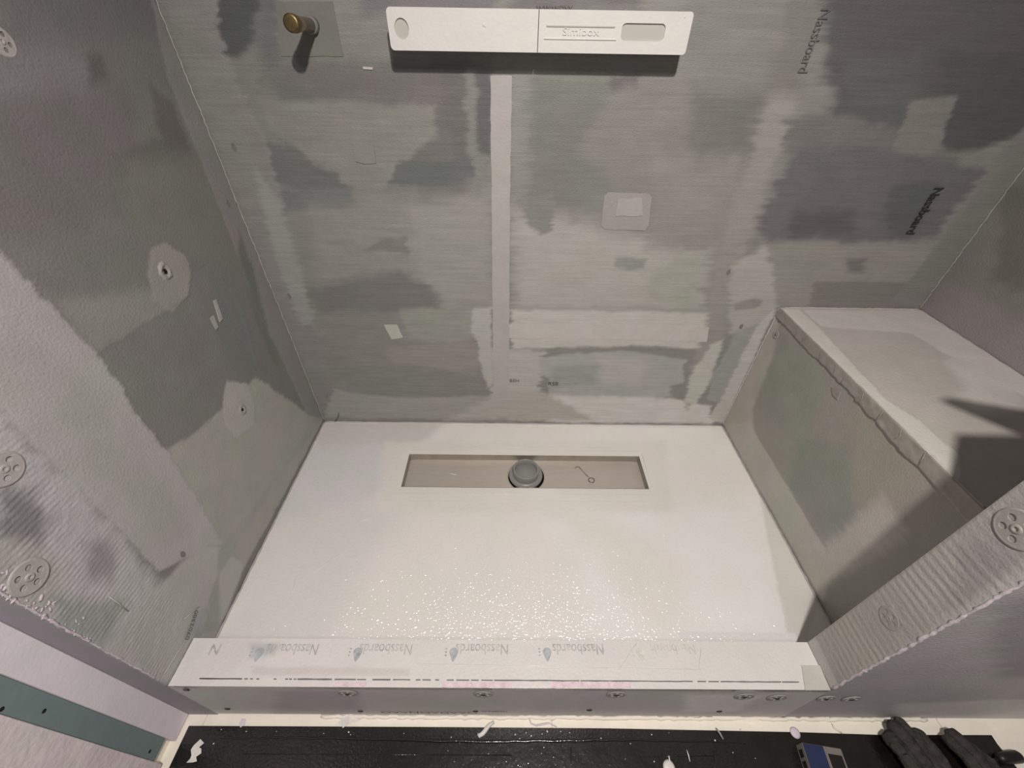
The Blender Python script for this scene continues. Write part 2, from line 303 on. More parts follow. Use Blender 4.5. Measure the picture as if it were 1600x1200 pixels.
P_LEFT = [   # outline in photo pixels, coat colour, edge softness, raggedness, relief (m)
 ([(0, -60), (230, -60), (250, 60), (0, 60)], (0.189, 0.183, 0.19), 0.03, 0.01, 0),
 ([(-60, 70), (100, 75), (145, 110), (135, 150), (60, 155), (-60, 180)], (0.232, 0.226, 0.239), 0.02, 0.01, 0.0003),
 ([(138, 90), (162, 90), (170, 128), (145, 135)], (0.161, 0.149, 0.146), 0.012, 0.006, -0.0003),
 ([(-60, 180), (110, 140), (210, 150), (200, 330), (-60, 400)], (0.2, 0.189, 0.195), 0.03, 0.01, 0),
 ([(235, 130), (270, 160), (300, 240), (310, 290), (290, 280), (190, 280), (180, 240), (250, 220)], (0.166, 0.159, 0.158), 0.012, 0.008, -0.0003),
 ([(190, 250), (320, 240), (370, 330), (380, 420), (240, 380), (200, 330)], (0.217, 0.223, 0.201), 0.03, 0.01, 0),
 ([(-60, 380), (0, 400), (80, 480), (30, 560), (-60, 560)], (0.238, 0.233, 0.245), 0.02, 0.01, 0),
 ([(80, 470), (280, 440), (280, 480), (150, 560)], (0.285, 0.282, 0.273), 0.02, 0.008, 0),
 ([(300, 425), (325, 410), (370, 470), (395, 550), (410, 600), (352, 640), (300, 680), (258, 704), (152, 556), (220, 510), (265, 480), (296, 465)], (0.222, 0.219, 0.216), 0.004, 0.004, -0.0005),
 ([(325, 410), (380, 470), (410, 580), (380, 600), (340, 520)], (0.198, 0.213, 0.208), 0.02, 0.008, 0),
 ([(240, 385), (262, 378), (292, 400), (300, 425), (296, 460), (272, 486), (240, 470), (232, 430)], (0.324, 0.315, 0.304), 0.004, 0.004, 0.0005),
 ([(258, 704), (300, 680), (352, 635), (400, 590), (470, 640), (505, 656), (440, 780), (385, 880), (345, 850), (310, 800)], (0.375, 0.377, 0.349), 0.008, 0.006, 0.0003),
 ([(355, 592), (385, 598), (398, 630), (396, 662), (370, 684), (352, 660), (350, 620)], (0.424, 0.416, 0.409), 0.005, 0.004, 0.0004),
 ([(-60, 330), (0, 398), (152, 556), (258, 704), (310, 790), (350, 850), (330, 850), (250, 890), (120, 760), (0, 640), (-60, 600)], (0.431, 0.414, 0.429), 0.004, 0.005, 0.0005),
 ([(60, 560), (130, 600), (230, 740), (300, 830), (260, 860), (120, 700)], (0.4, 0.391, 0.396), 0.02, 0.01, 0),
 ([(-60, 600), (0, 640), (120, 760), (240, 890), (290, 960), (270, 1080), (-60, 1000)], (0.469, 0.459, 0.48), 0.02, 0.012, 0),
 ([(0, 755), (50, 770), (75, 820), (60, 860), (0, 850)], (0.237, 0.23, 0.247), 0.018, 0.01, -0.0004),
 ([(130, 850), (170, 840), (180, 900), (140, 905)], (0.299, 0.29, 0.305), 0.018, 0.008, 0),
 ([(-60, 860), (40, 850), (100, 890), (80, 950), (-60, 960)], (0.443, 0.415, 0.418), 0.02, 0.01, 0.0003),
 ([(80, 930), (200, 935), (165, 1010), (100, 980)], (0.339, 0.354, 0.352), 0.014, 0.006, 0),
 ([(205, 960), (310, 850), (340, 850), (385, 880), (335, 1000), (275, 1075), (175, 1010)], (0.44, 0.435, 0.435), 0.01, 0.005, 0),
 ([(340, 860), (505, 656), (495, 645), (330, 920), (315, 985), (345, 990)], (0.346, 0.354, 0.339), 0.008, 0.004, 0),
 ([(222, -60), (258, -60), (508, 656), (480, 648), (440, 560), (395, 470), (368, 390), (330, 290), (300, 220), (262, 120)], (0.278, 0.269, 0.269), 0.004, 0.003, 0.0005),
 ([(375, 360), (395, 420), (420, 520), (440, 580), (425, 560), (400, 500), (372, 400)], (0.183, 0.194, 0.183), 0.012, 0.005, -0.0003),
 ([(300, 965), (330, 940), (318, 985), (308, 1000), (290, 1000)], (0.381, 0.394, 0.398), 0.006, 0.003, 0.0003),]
P_RIGHT = [   # outline in photo pixels, coat colour, edge softness, raggedness, relief (m)
 ([(1437, 484), (1640, 620), (1640, 520), (1480, 440)], (0.273, 0.25, 0.259), 0.02, 0.01, 0),
 ([(1560, 300), (1640, 280), (1640, 470), (1560, 440)], (0.176, 0.17, 0.159), 0.02, 0.012, 0),]
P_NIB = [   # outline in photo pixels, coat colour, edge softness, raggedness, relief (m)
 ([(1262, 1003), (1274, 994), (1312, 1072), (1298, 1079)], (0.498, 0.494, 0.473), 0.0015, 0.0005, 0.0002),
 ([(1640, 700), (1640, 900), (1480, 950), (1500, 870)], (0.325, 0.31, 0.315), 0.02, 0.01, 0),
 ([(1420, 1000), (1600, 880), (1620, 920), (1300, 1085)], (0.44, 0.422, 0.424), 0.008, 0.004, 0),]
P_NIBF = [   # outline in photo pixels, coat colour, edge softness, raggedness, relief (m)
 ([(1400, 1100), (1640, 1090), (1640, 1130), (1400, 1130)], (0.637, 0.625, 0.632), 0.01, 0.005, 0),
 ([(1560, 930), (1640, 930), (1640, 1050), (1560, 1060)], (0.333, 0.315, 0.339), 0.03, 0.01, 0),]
P_TRAY = [   # outline in photo pixels, coat colour with some light and shade painted in, edge softness, raggedness, relief (m)
 ([(860, 790), (1180, 790), (1250, 1010), (840, 1010)], (0.93, 0.93, 0.93), 0.08, 0.003, 0),  # lighter right front: brighter lighting painted into the tray colour
 ([(680, 850), (900, 850), (900, 1010), (640, 1010)], (0.884, 0.863, 0.851), 0.08, 0.003, 0),  # lower centre lightened, sheen of the gloss painted in
 ([(330, 1010), (470, 700), (620, 800), (500, 1010)], (0.81, 0.788, 0.798), 0.08, 0.003, 0),  # pinkish coat on the left, weaker light painted in as darker colour
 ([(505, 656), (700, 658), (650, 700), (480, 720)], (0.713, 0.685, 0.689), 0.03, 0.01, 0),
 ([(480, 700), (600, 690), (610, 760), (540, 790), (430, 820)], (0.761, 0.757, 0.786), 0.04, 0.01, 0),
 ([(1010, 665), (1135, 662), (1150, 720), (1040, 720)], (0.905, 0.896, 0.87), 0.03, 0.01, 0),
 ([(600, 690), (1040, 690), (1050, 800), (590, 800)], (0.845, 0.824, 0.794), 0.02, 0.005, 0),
 ([(790, 745), (850, 745), (1080, 880), (1060, 985), (1010, 985), (900, 830)], (0.887, 0.868, 0.846), 0.05, 0.004, 0),  # faint wide shadow band across the tray, painted as colour
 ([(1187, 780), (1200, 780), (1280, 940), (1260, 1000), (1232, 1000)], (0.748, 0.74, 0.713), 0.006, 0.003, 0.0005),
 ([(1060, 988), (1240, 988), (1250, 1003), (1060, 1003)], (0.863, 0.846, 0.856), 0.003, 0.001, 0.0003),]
P_KERB = [   # outline in photo pixels, coat colour, edge softness, raggedness, relief (m)
 ([(272, 1076), (315, 992), (420, 992), (380, 1040), (320, 1076)], (0.705, 0.671, 0.696), 0.02, 0.005, 0),
 ([(390, 1005), (440, 1005), (430, 1022), (392, 1030)], (0.539, 0.555, 0.568), 0.008, 0.003, 0),
 ([(395, 1042), (640, 1045), (640, 1055), (395, 1055)], (0.647, 0.619, 0.609), 0.004, 0.002, 0),]
P_KF = [   # outline in photo pixels, coat colour, edge softness, raggedness, relief (m)
 ([(285, 1080), (400, 1080), (380, 1116), (300, 1116)], (0.617, 0.627, 0.617), 0.02, 0.005, 0),
 ([(430, 1080), (560, 1080), (560, 1116), (430, 1116)], (0.493, 0.466, 0.483), 0.02, 0.005, 0),
 ([(1070, 1085), (1200, 1085), (1150, 1112), (1070, 1112)], (0.798, 0.777, 0.786), 0.02, 0.005, 0),
 ([(1200, 1082), (1380, 1082), (1380, 1118), (1150, 1118)], (0.659, 0.632, 0.641), 0.01, 0.003, 0),]
P_BF = [   # outline in photo pixels, coat colour, edge softness, raggedness, relief (m)
 ([(1216, 482), (1131, 662), (1190, 775), (1175, 640), (1215, 540)], (0.452, 0.424, 0.394), 0.012, 0.004, 0),
 ([(1220, 520), (1300, 590), (1250, 700), (1185, 640)], (0.302, 0.312, 0.279), 0.025, 0.008, 0),
 ([(1250, 680), (1330, 700), (1345, 800), (1290, 850), (1230, 760)], (0.279, 0.294, 0.265), 0.025, 0.01, -0.0003),
 ([(1130, 662), (1170, 660), (1290, 860), (1300, 900), (1285, 940)], (0.469, 0.46, 0.425), 0.004, 0.003, 0.0004),
 ([(1330, 630), (1460, 760), (1380, 840), (1330, 780)], (0.35, 0.33, 0.297), 0.03, 0.01, 0),
 ([(1290, 850), (1380, 780), (1420, 830), (1290, 920)], (0.463, 0.443, 0.413), 0.02, 0.008, 0.0003),]
P_BT = [   # outline in photo pixels, coat colour, edge softness, raggedness, relief (m)
 ([(1216, 482), (1248, 483), (1287, 520), (1385, 625), (1440, 660), (1500, 712), (1498, 750)], (0.596, 0.59, 0.557), 0.0025, 0.0025, 0.0006),
 ([(1255, 484), (1437, 484), (1640, 610), (1640, 640), (1420, 520), (1280, 510)], (0.582, 0.556, 0.545), 0.006, 0.004, 0.0003),
 ([(1480, 560), (1560, 560), (1600, 640), (1520, 640)], (0.574, 0.544, 0.539), 0.02, 0.01, 0),]
BASE = {'back': (0.258, 0.258, 0.247), 'left': (0.216, 0.212, 0.209), 'right': (0.233, 0.224, 0.218), 'nib': (0.398, 0.385, 0.361), 'nibf': (0.478, 0.458, 0.479), 'tray': (0.89, 0.862, 0.847), 'kerb': (0.729, 0.711, 0.707), 'kf': (0.604, 0.578, 0.592), 'bf': (0.325, 0.318, 0.291), 'bt': (0.475, 0.452, 0.431)}
ALB = {'tape': (0.443, 0.424, 0.421), 'tape2': (0.541, 0.521, 0.508), 'bead': (0.606, 0.549, 0.597), 'board': (0.368, 0.35, 0.389), 'poly': (0.669, 0.662, 0.646), 'pit': (0.482, 0.47, 0.448), 'steel': (0.72, 0.66, 0.6), 'plast': (0.285, 0.285, 0.275), 'plast2': (0.27, 0.272, 0.268), 'wash': (0.356, 0.343, 0.336), 'nwash': (0.328, 0.311, 0.294), 'lwash': (0.436, 0.406, 0.413), 'patch2': (0.34, 0.331, 0.322), 'patch3': (0.255, 0.262, 0.243), 'patch4': (0.465, 0.489, 0.43), 'cbead': (0.397, 0.394, 0.372), 'patch5': (0.395, 0.386, 0.373), 'ridge': (0.766, 0.759, 0.728), 'steel2': (0.328, 0.304, 0.266), 'ink': (0.5, 0.494, 0.499), 'ink2': (0.133, 0.124, 0.133), 'ink3': (0.444, 0.474, 0.503), 'ink4': (0.678, 0.675, 0.648), 'plaster': (0.878, 0.819, 0.891), 'plaster2': (0.817, 0.749, 0.778), 'green': (0.22, 0.285, 0.291), 'cream': (0.92, 0.871, 0.782), 'flake': (0.778, 0.763, 0.74), 'lilac': (0.718, 0.654, 0.737), 'pink': (0.762, 0.618, 0.689), 'patch': (0.196, 0.195, 0.185), 'dent': (0.192, 0.193, 0.194), 'etape': (0.307, 0.283, 0.263)}
# ------------------------------------------------------------------ materials
M_WALL = mat('coated_board', None, rough=.62, spec=.3, attr=True, vary=.07, vscale=16, stretch=(1,1,2.5), bump=.75, bscale=230, bdist=.0013, hue=.018, streak=.075)
M_SIDE = mat('coated_board_side', None, rough=.6, spec=.3, attr=True, vary=.06, vscale=16, bump=.7, bscale=260, bdist=.0012, hue=.025)
M_TRAY = mat('sealing_paint_on_tray', None, rough=.42, spec=.45, attr=True, vary=.02, vscale=9, bump=.5, bscale=170, bdist=.0013, det=3, hue=.01, coat=1.0, peel=.0020, coatr=.18)
M_KERB = mat('sealing_paint_on_kerb', None, rough=.42, spec=.45, attr=True, vary=.03, vscale=20, bump=.6, bscale=190, bdist=.0013, hue=.01, coat=.2)
M_TAPE = mat('coated_tape', ALB['tape'], rough=.58, spec=.3, vary=.06, vscale=22, bump=.6, bscale=240, hue=.03)
M_TAPE2 = mat('coated_tape_pale', ALB['tape2'], rough=.58, spec=.3, vary=.06, vscale=22, bump=.6, bscale=240, hue=.03)
M_CB = mat('corner_coat', ALB['cbead'], rough=.55, vary=.08, vscale=50, bump=.5, bscale=200)
M_RIDGE = mat('tray_ridge', ALB['ridge'], rough=.35, coat=.3, vary=.04)
M_BEAD = mat('sealant_bead', ALB['bead'], rough=.5, spec=.35, vary=.08, vscale=60, bump=.5, bscale=220)
M_BOARD = mat('grey_foam_board', ALB['board'], rough=.65, spec=.25, vary=.06, vscale=18, bump=.3, bscale=320, hue=.025)
M_POLY = mat('white_polystyrene', ALB['poly'], rough=.6, spec=.3, vary=.03, vscale=20, bump=.5, bscale=160, bdist=.001)
M_PIT = mat('polystyrene_floor', ALB['pit'], rough=.7, spec=.2, vary=.02)
M_STEEL = mat('brushed_steel', ALB['steel'], rough=.38, spec=.5, metal=.55, vary=.05, vscale=30, stretch=(1,8,1), bump=.1, bscale=80)
M_PLAST = mat('grey_plastic', ALB['plast'], rough=.38, spec=.45, vary=.02)
M_PLAST2 = mat('grey_plastic_cap', ALB['plast2'], rough=.45, spec=.4, vary=.02)
M_DARK = mat('dark_void', (.02,.019,.018), rough=.8, spec=.1, vary=.1)
M_BRASS = mat('tarnished_brass', (.20,.15,.075), rough=.42, metal=.9, vary=.2, vscale=120, bump=.15, bscale=300)
M_CHROME = mat('nickel_plated_body', (.46,.36,.27), rough=.25, metal=1.0, vary=.05, bump=.05)
M_WIRE = mat('steel_wire', (.20,.17,.14), rough=.3, metal=1.0, vary=.05)
M_SCREW = mat('screw_head', (.22,.21,.20), rough=.35, metal=.9, vary=.1)
M_WASH = mat('fixing_washer', ALB['wash'], rough=.5, spec=.35, vary=.1, vscale=80, bump=.3, bscale=200)
M_INK = mat('faded_grey_print', ALB['ink'], rough=.6, spec=.2, vary=.35, vscale=90)
M_INK2 = mat('dark_print', ALB['ink2'], rough=.6, spec=.2, vary=.3, vscale=90)
M_INK3 = mat('faint_blue_print', ALB['ink3'], rough=.6, spec=.2, vary=.3, vscale=90)
M_PLASTER = mat('cream_plaster', ALB['plaster'], rough=.75, spec=.2, vary=.04, vscale=25, bump=.35, bscale=180, hue=.02)
M_PLASTER2 = mat('rough_plaster', ALB['plaster2'], rough=.8, spec=.2, vary=.09, vscale=30, bump=.7, bscale=90, bdist=.002, hue=.02)
M_GREEN = mat('green_plasterboard', ALB['green'], rough=.75, spec=.2, vary=.05, vscale=60, bump=.2, bscale=400)
M_CREAM = mat('cream_floor_board', ALB['cream'], rough=.6, spec=.3, vary=.05, vscale=30, bump=.2, bscale=150)
M_SHEET = mat('black_sheet', (.009,.007,.006), rough=.3, spec=.3, vary=.5, vscale=30, bump=.5, bscale=45, bdist=.0016, det=5, coat=.5, peel=.0006, coatr=.12)
M_GLOVE = mat('grey_green_glove', (.050,.049,.044), rough=.9, spec=.2, vary=.4, vscale=70, bump=1.0, bscale=170, bdist=.003, hue=.1)
M_BLUE = mat('blue_packet', (.022,.034,.095), rough=.3, spec=.5, vary=.12, vscale=60, coat=.4)
M_CARD = mat('cream_card', (.20,.18,.165), rough=.5, vary=.1)
M_BLACK = mat('black_plastic', (.016,.013,.013), rough=.4, vary=.2)
M_FLAKE = mat('white_film', ALB['flake'], rough=.4, spec=.4, vary=.08, vscale=80, bump=.4, bscale=120)
M_LILAC = mat('lilac_blob', ALB['lilac'], rough=.55, vary=.05)
M_PINK = mat('pink_residue', ALB['pink'], rough=.5, vary=.2, vscale=90, bump=.6, bscale=150)
# ------------------------------------------------------------------ the setting
back = painted('wall_back', 1, 0, -1, grid(0, WR, .004), np.concatenate([grid(0, 1.0, .004), [1.3, ZT]]), BASE['back'], P_BACK, M_WALL)
tag(back, kind='structure')
def ribs_left(U, V):
    pts = [uvpx(x, y, 0, 0) for x, y in [(-300, 560), (0, 640), (110, 745), (250, 900), (290, 960), (330, 1150), (-300, 1150)]]
    a = np.clip(sdist(U+fbm(U*20, V*20, 2)*.04, V+fbm(U*20, V*20, 8)*.05, pts)/.03+.3, 0, 1)
    return a*(np.sin(V*2*PI/.0068+fbm(U*12, V*12, 60)*5)*.00034*(1+fbm(U*50, V*50, 70)*3.2)*(.75+.5*np.sin(U*2*PI/.013+fbm(U*20, V*20, 90)*6)) + fbm(U*150, V*95, 75)*.0016)
lvs = np.concatenate([grid(-.005, .98, .0017), [1.3, ZT]])
left = painted('wall_left', 0, 0, 1, grid(DF, 0, .0035), lvs, BASE['left'], P_LEFT, M_SIDE, relief=ribs_left, thick=T-.002)
tag(left, kind='structure')
right = painted('wall_right', 0, WR, -1, grid(DF, 0, .008), np.concatenate([grid(-.005, 1.0, .008), [ZT]]), BASE['right'], P_RIGHT, M_SIDE)
tag(right, kind='structure')
# half-height partition that closes the shower on the right, its ribbed end facing the opening
def ribs_nib(U, V): return (np.sin(V*2*PI/.0125+fbm(U*14, V*7, 60)*4)*.00026*(1+fbm(U*16, V*40, 66)*3.4) + fbm(U*70, V*110, 63)*.0006)*1.0*np.clip((V-.085)/.02, 0, 1) + np.clip((V-.085)/.01, 0, 1)*.0007
nib = tag(empty('wall_entry_right', (XN, DF, 0)), kind='structure')
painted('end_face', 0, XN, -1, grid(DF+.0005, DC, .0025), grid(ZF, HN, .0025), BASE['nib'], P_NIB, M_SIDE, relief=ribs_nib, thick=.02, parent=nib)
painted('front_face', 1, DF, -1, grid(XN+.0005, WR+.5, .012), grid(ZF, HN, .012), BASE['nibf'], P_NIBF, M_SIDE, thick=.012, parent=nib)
bm = bmesh.new(); box(bm, XN+.021, WR+.5, DF+.013, DC, ZF, HN-.001); link('core_board', bm, M_BOARD, nib)
# rough bead of filler along the front edge of that partition
def edge_bead(name, x, y, z0, z1, r, m, parent, seed, gap=.0):
    rnd = random.Random(seed); pts = []; rr = []; z = z0
    while z < z1:
        pts.append((x+rnd.uniform(-.0008, .0008), y+rnd.uniform(-.0008, .0008), z)); rr.append(r*rnd.uniform(.45, 1.25)); z += rnd.uniform(.003, .007)
    o = link(name, tube(pts, rr, 7), m, parent, True); o['kind'] = 'stuff'; return o
edge_bead('filler_bead', XN+.0005, DF+.001, HC+.002, HN, .0022, M_BEAD, nib, 3)
edge_bead('filler_bead', .0002, DF+.0015, .10, .45, .0014, M_BEAD, left, 4)
rnd = random.Random(11)
bm = bmesh.new()
for k in range(60):
    z = rnd.choice([rnd.uniform(.26, .43), rnd.uniform(.33, .43)]); r = rnd.uniform(.0010, .0026); y = DF+.001+ (rnd.random()**2)*.018
    mtx = Matrix.Translation((.0006, y, z)) @ Matrix.Rotation(rnd.random()*3, 4, 'X') @ Matrix.Diagonal((.5, rnd.uniform(.6, 1.2), rnd.uniform(.9, 2.4), 1)); bmesh.ops.create_icosphere(bm, subdivisions=1, radius=r, matrix=mtx)
o = link('filler_crumbs', bm, M_BEAD, left, True); o['kind'] = 'stuff'
# end face of the left wall (grey board), then the plastered bathroom wall with its bare green strip
bm = bmesh.new(); box(bm, -T, -.0005, DF-.0008, DF+.012, ZF, ZT)
lend = link('wall_entry_left', bm, M_BOARD); tag(lend, kind='structure')
bl = tag(empty('wall_left_outer', (-T, DF, ZF)), kind='structure')
def strip(name, y0, y1, z0, z1, x, m, p, bev=.0008):
    bm = bmesh.new(); box(bm, x-.03, x, y0, y1, z0, z1, bev); return link(name, bm, m, p)
strip('plaster_strip', -.713, DF-.001, -.118, ZT, -T+.001, M_PLASTER, bl)
gs = strip('plasterboard_strip', -.744, -.7135, -.092, ZT, -T-.003, M_GREEN, bl, .0003)
strip('plaster_field', -1.75, -.7445, -.112, ZT, -T+.0005, M_PLASTER2, bl)
strip('backing', -1.75, DF, ZF, ZT, -T-.012, M_CREAM, bl)
for (px, py) in [(69, 1111), (3, 1108), (234, 1174)]:
    p = at(px, py, 0, -T-.003); link('screw', lathe([(0, .0006), (.0022, .0006), (.0028, 0)], lambda a, b, h, p=p: Vector((-T-.003+h, p[1]+a, p[2]+b)), 10), M_DARK, gs)
# floor: cream boards along the edges, black sheet laid over the middle
bm = bmesh.new(); box(bm, -T-.03, 2.05, -1.75, DC+.01, ZF-.03, ZF-.004); fl = link('floor', bm, M_CREAM); tag(fl, kind='structure')
def floor_board(x0, x1, y0, y1, dz=0.0):
    bm = bmesh.new(); box(bm, x0, x1, y0, y1, ZF-.004, ZF+dz, .0006); return link('edge_board', bm, M_CREAM, fl)
xj = float(at(862, 1128, 2, ZF)[0]); xk = float(at(1468, 1130, 2, ZF)[0])
floor_board(-.02, xj-.0006, -.72, DF+.004); floor_board(xj+.0006, xk-.0008, -.722, DF+.004, -.0005); floor_board(xk+.0008, 2.04, -.76, DF+.004)
floor_board(-T-.02, -.0208, -1.74, DF+.004)
# ------------------------------------------------------------------ shower tray
CX0, CX1, CY0, CY1, CD = .279, .919, -.2325, -.1235, .023
def tray_relief(U, V):
    d = np.maximum(np.maximum(CX0-U, U-CX1), np.maximum(CY0-V, V-CY1)); d = np.maximum(d, 0)
    rim = -.0010*np.clip(1-d/.018, 0, 1)
    return rim + fbm(U*30, V*30, 80)*.0006
def axis_with(a, b, step, marks):
    g = list(grid(a, b, step)); 
    for m_ in marks: g[min(range(len(g)), key=lambda i: abs(g[i]-m_))] = m_
    return np.array(g)
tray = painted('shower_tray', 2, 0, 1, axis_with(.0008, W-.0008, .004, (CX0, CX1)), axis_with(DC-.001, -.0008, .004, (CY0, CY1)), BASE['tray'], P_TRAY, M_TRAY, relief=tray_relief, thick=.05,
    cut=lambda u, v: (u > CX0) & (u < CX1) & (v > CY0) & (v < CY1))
tag(tray, 'pale grey coated shower tray between the walls, with a long slot for the drain', 'shower tray')
# fillet of sealant where the tray meets the walls
def bead(name, a, b, r, m, parent, seed, n=60, jit=.0006):
    rnd = random.Random(seed); pts = []
    for i in range(n+1):
        t = i/n; p = Vector(a).lerp(Vector(b), t); pts.append((p.x+rnd.uniform(-jit, jit), p.y+rnd.uniform(-jit, jit), p.z+rnd.uniform(-jit, jit)))
    return link(name, tube(pts, [r*rnd.uniform(.75, 1.2) for _ in pts], 7), m, parent, True)
bead('sealant_joint', (.003, -.0015, .0005), (W-.003, -.0015, .0005), .0022, M_TAPE, back, 1)
bead('sealant_joint', (.0015, DC, .0005), (.0015, -.003, .0005), .0022, M_TAPE, left, 2)
bead('corner_bead', (.0012, -.0012, .004), (.0008, -.0008, 1.0), .0011, M_CB, back, 5, 150, .0008)
bead('corner_bead', (WR-.0012, -.0012, HB), (WR-.0008, -.0008, 1.0), .0009, M_CB, back, 6, 100, .0006)
for a, b in [((622,771),(1014,773)), ((640,783),(1008,784)), ((642,703),(1000,705)), ((700,699),(960,700)), ((1003,709),(1018,762)), ((1030,770),(1012,772)), ((478,905),(520,872)), ((520,872),(556,858)), ((455,930),(462,905)), ((548,822),(600,800)), ((520,985),(527,972)), ((1160,915),(1172,921)), ((700,665),(1120,668))]:
    A = Vector(at(*a, 2, 0)); B = Vector(at(*b, 2, 0)); link('coat_ridge', tube([A, A.lerp(B, .4)+Vector((0,.0006,.0004)), B], [.0003,.0007,.0003], 6), M_RIDGE, tray, True)
A = [Vector(at(x, y, 1, -.0025)) for x, y in [(529,645),(529,650),(526,656),(523,659)]]
tag(link('brush_bristle', tube(A, .0007, 6), M_DARK, None, True), 'short dark bristle stuck in the back left corner of the tray', 'bristle')
# ------------------------------------------------------------------ tapes and patches on the back wall
def patch_px(name, pts, ax, val, sgn, thick, m, parent, amp=.0008, step=.012, seed=0, lift=.0012):
    P = [uvpx(x, y, ax, val) for x, y in pts]; pl = on(ax, val+sgn*(-.0006), sgn)
    return link(name, plate(ragged(P, amp, step, seed), [], pl, thick+lift), m, parent)
patch_px('joint_tape', [(766,118),(800,118),(797,300),(795,622),(771,622),(768,300)], 1, 0, -1, .0006, M_TAPE, back, .0007, seed=1)
patch_px('joint_tape', [(772,507),(940,506),(1108,511),(1104,534),(940,529),(772,528)], 1, 0, -1, .0003, M_TAPE2, back, .0007, seed=2)
pp = patch_px('sealing_patch', [(950,300),(1014,302),(1018,308),(1013,352),(1007,360),(944,358),(939,352),(944,306)], 1, 0, -1, .0010, mat('patch_coat', ALB['patch2'], rough=.6, vary=.06, bump=.6, bscale=230, hue=.02), back, .0004, seed=3)
patch_px('sealing_patch', [(965,309),(1003,309),(1004,337),(962,337)], 1, 0, -1, .0022, mat('patch_coat_top', ALB['patch5'], rough=.55, vary=.1, bump=.7, bscale=200, hue=.02), back, .0012, .006, seed=4)
patch_px('sealing_patch', [(552,225),(584,226),(588,255),(570,256),(556,252)], 1, 0, -1, .0012, mat('patch_coat_left', ALB['patch3'], rough=.5, vary=.08, bump=.6, bscale=230, hue=.02), back, .0005, seed=5)
patch_px('sealing_patch', [(600,507),(621,507),(630,527),(612,530)], 1, 0, -1, .0014, mat('patch_coat_low', ALB['patch4'], rough=.5, vary=.08, bump=.6, bscale=230, hue=.02), back, .0004, seed=6)
patch_px('sealing_patch', [(430,2),(520,2),(537,88),(440,88)], 1, 0, -1, .0003, mat('grey_patch', ALB['patch'], rough=.6, vary=.1, bump=.4, bscale=220, hue=.03), back, .0006, seed=7)
patch_px('tape_scrap', [(567,104),(583,105),(582,109),(568,108)], 1, 0, -1, .001, M_TAPE2, back, .0003, seed=8)
# dents in the corner coats
def dent(px, py, ax, val, sgn, parent, r=.004, ry=.007):
    c = uvpx(px, py, ax, val); link('fixing_dent', plate(ragged(circle(c[0], c[1], r, 12, ry), .0006, .003, int(px)), [], on(ax, val, sgn), .0014), mat_dent, parent)
mat_dent = mat('dark_dent', ALB['dent'], rough=.7, vary=.2, vscale=80)
for a in [(366,230),(452,462),(1138,425),(1158,510)]: dent(*a, 1, 0, -1, back)
for a in [(355,317),(285,866)]: dent(*a, 0, 0, 1, left)
for a in [(511,619)]: dent(*a, 1, 0, -1, back, .003, .004)
# lettering on the boards
def lp(px, py, ax, val): return Vector(at(px, py, ax, val))
lettering('lettering', 'Nassboard', lp(1284, 12, 1, -.0018), (0,0,-1), (1,0,0), .024, .78, M_INK2, back)
lettering('lettering', 'Nassboard', lp(1462, 292, 1, -.0018), (0,0,-1), (1,0,0), .026, .82, mat('black_print', (.03,.033,.033), rough=.6, vary=.4, vscale=120), back, bold=.0005)
lettering('lettering', '0702300', lp(294, 1000, 0, .0022), (0,.92,.35), (0,-.35,.92), .013, 1.0, M_INK2, left)
lettering('lettering', 'BEH', lp(796, 597, 1, -.0018), (1,0,0), (0,0,1), .015, 1.0, M_INK2, back)
lettering('lettering', 'RSB', lp(856, 602, 1, -.0018), (1,0,0), (0,0,1), .018, 1.0, M_INK2, back)
# ------------------------------------------------------------------ fixing washers
def washer(px, py, ax, val, sgn, parent, r=.0185, m=None, proud=.0012, sq=1.0, seed=0, m2=None):
    c = uvpx(px, py, ax, val); pl = on(ax, val, sgn); rnd = random.Random(seed or int(px*7+py)); a0 = rnd.random()
    hs = [circle(c[0]+.6*r*math.cos(a0+2*PI*i/5), c[1]+.6*r*math.sin(a0+2*PI*i/5), r*.2, 10) for i in range(5)]
    w_ = link('fixing_washer', plate(circle(c[0], c[1], r, 28), hs, pl, proud), m or M_WASH, parent)
    rim = lathe([(r*.93, proud*.9), (r*1.0, proud*1.35), (r*1.06, proud*1.0), (r*1.12, 0)], lambda a, b, h: pl(c[0]+a, c[1]+b, h)); link('rim', rim, m or M_WASH, w_, True)
    link('screw', lathe([(0, proud*1.3), (r*.10, proud*1.1), (r*.13, proud*2.2), (r*.26, proud*1.7), (r*.28, proud)], lambda a, b, h: pl(c[0]+a, c[1]+b, h), 14), m2 or M_SCREW, w_, True)
    return w_
nibend = [c for c in nib.children if c.name.startswith('end_face')][0]; nibfront = [c for c in nib.children if c.name.startswith('front_face')][0]
M_NW = mat('coated_washer', ALB['nwash'], rough=.5, spec=.35, vary=.1, vscale=80, bump=.4, bscale=200)
M_LW = mat('coated_washer_left', ALB['lwash'], rough=.5, spec=.35, vary=.1, vscale=80, bump=.5, bscale=200)
washer(1590, 827, 0, XN-.0011, -1, nib, .020, M_NW, .0012, m2=M_NW)
washer(1389, 966, 0, XN-.0011, -1, nib, .014, M_NW, .0006, m2=M_NW)
washer(45, 902, 0, .0013, 1, left, .019, M_LW, .0012, m2=M_LW)
washer(6, 733, 0, .0010, 1, left, .018, M_LW, .0009, m2=M_LW)
washer(2, 64, 0, .0005, 1, left, .013, M_LW, .0006, m2=M_LW)
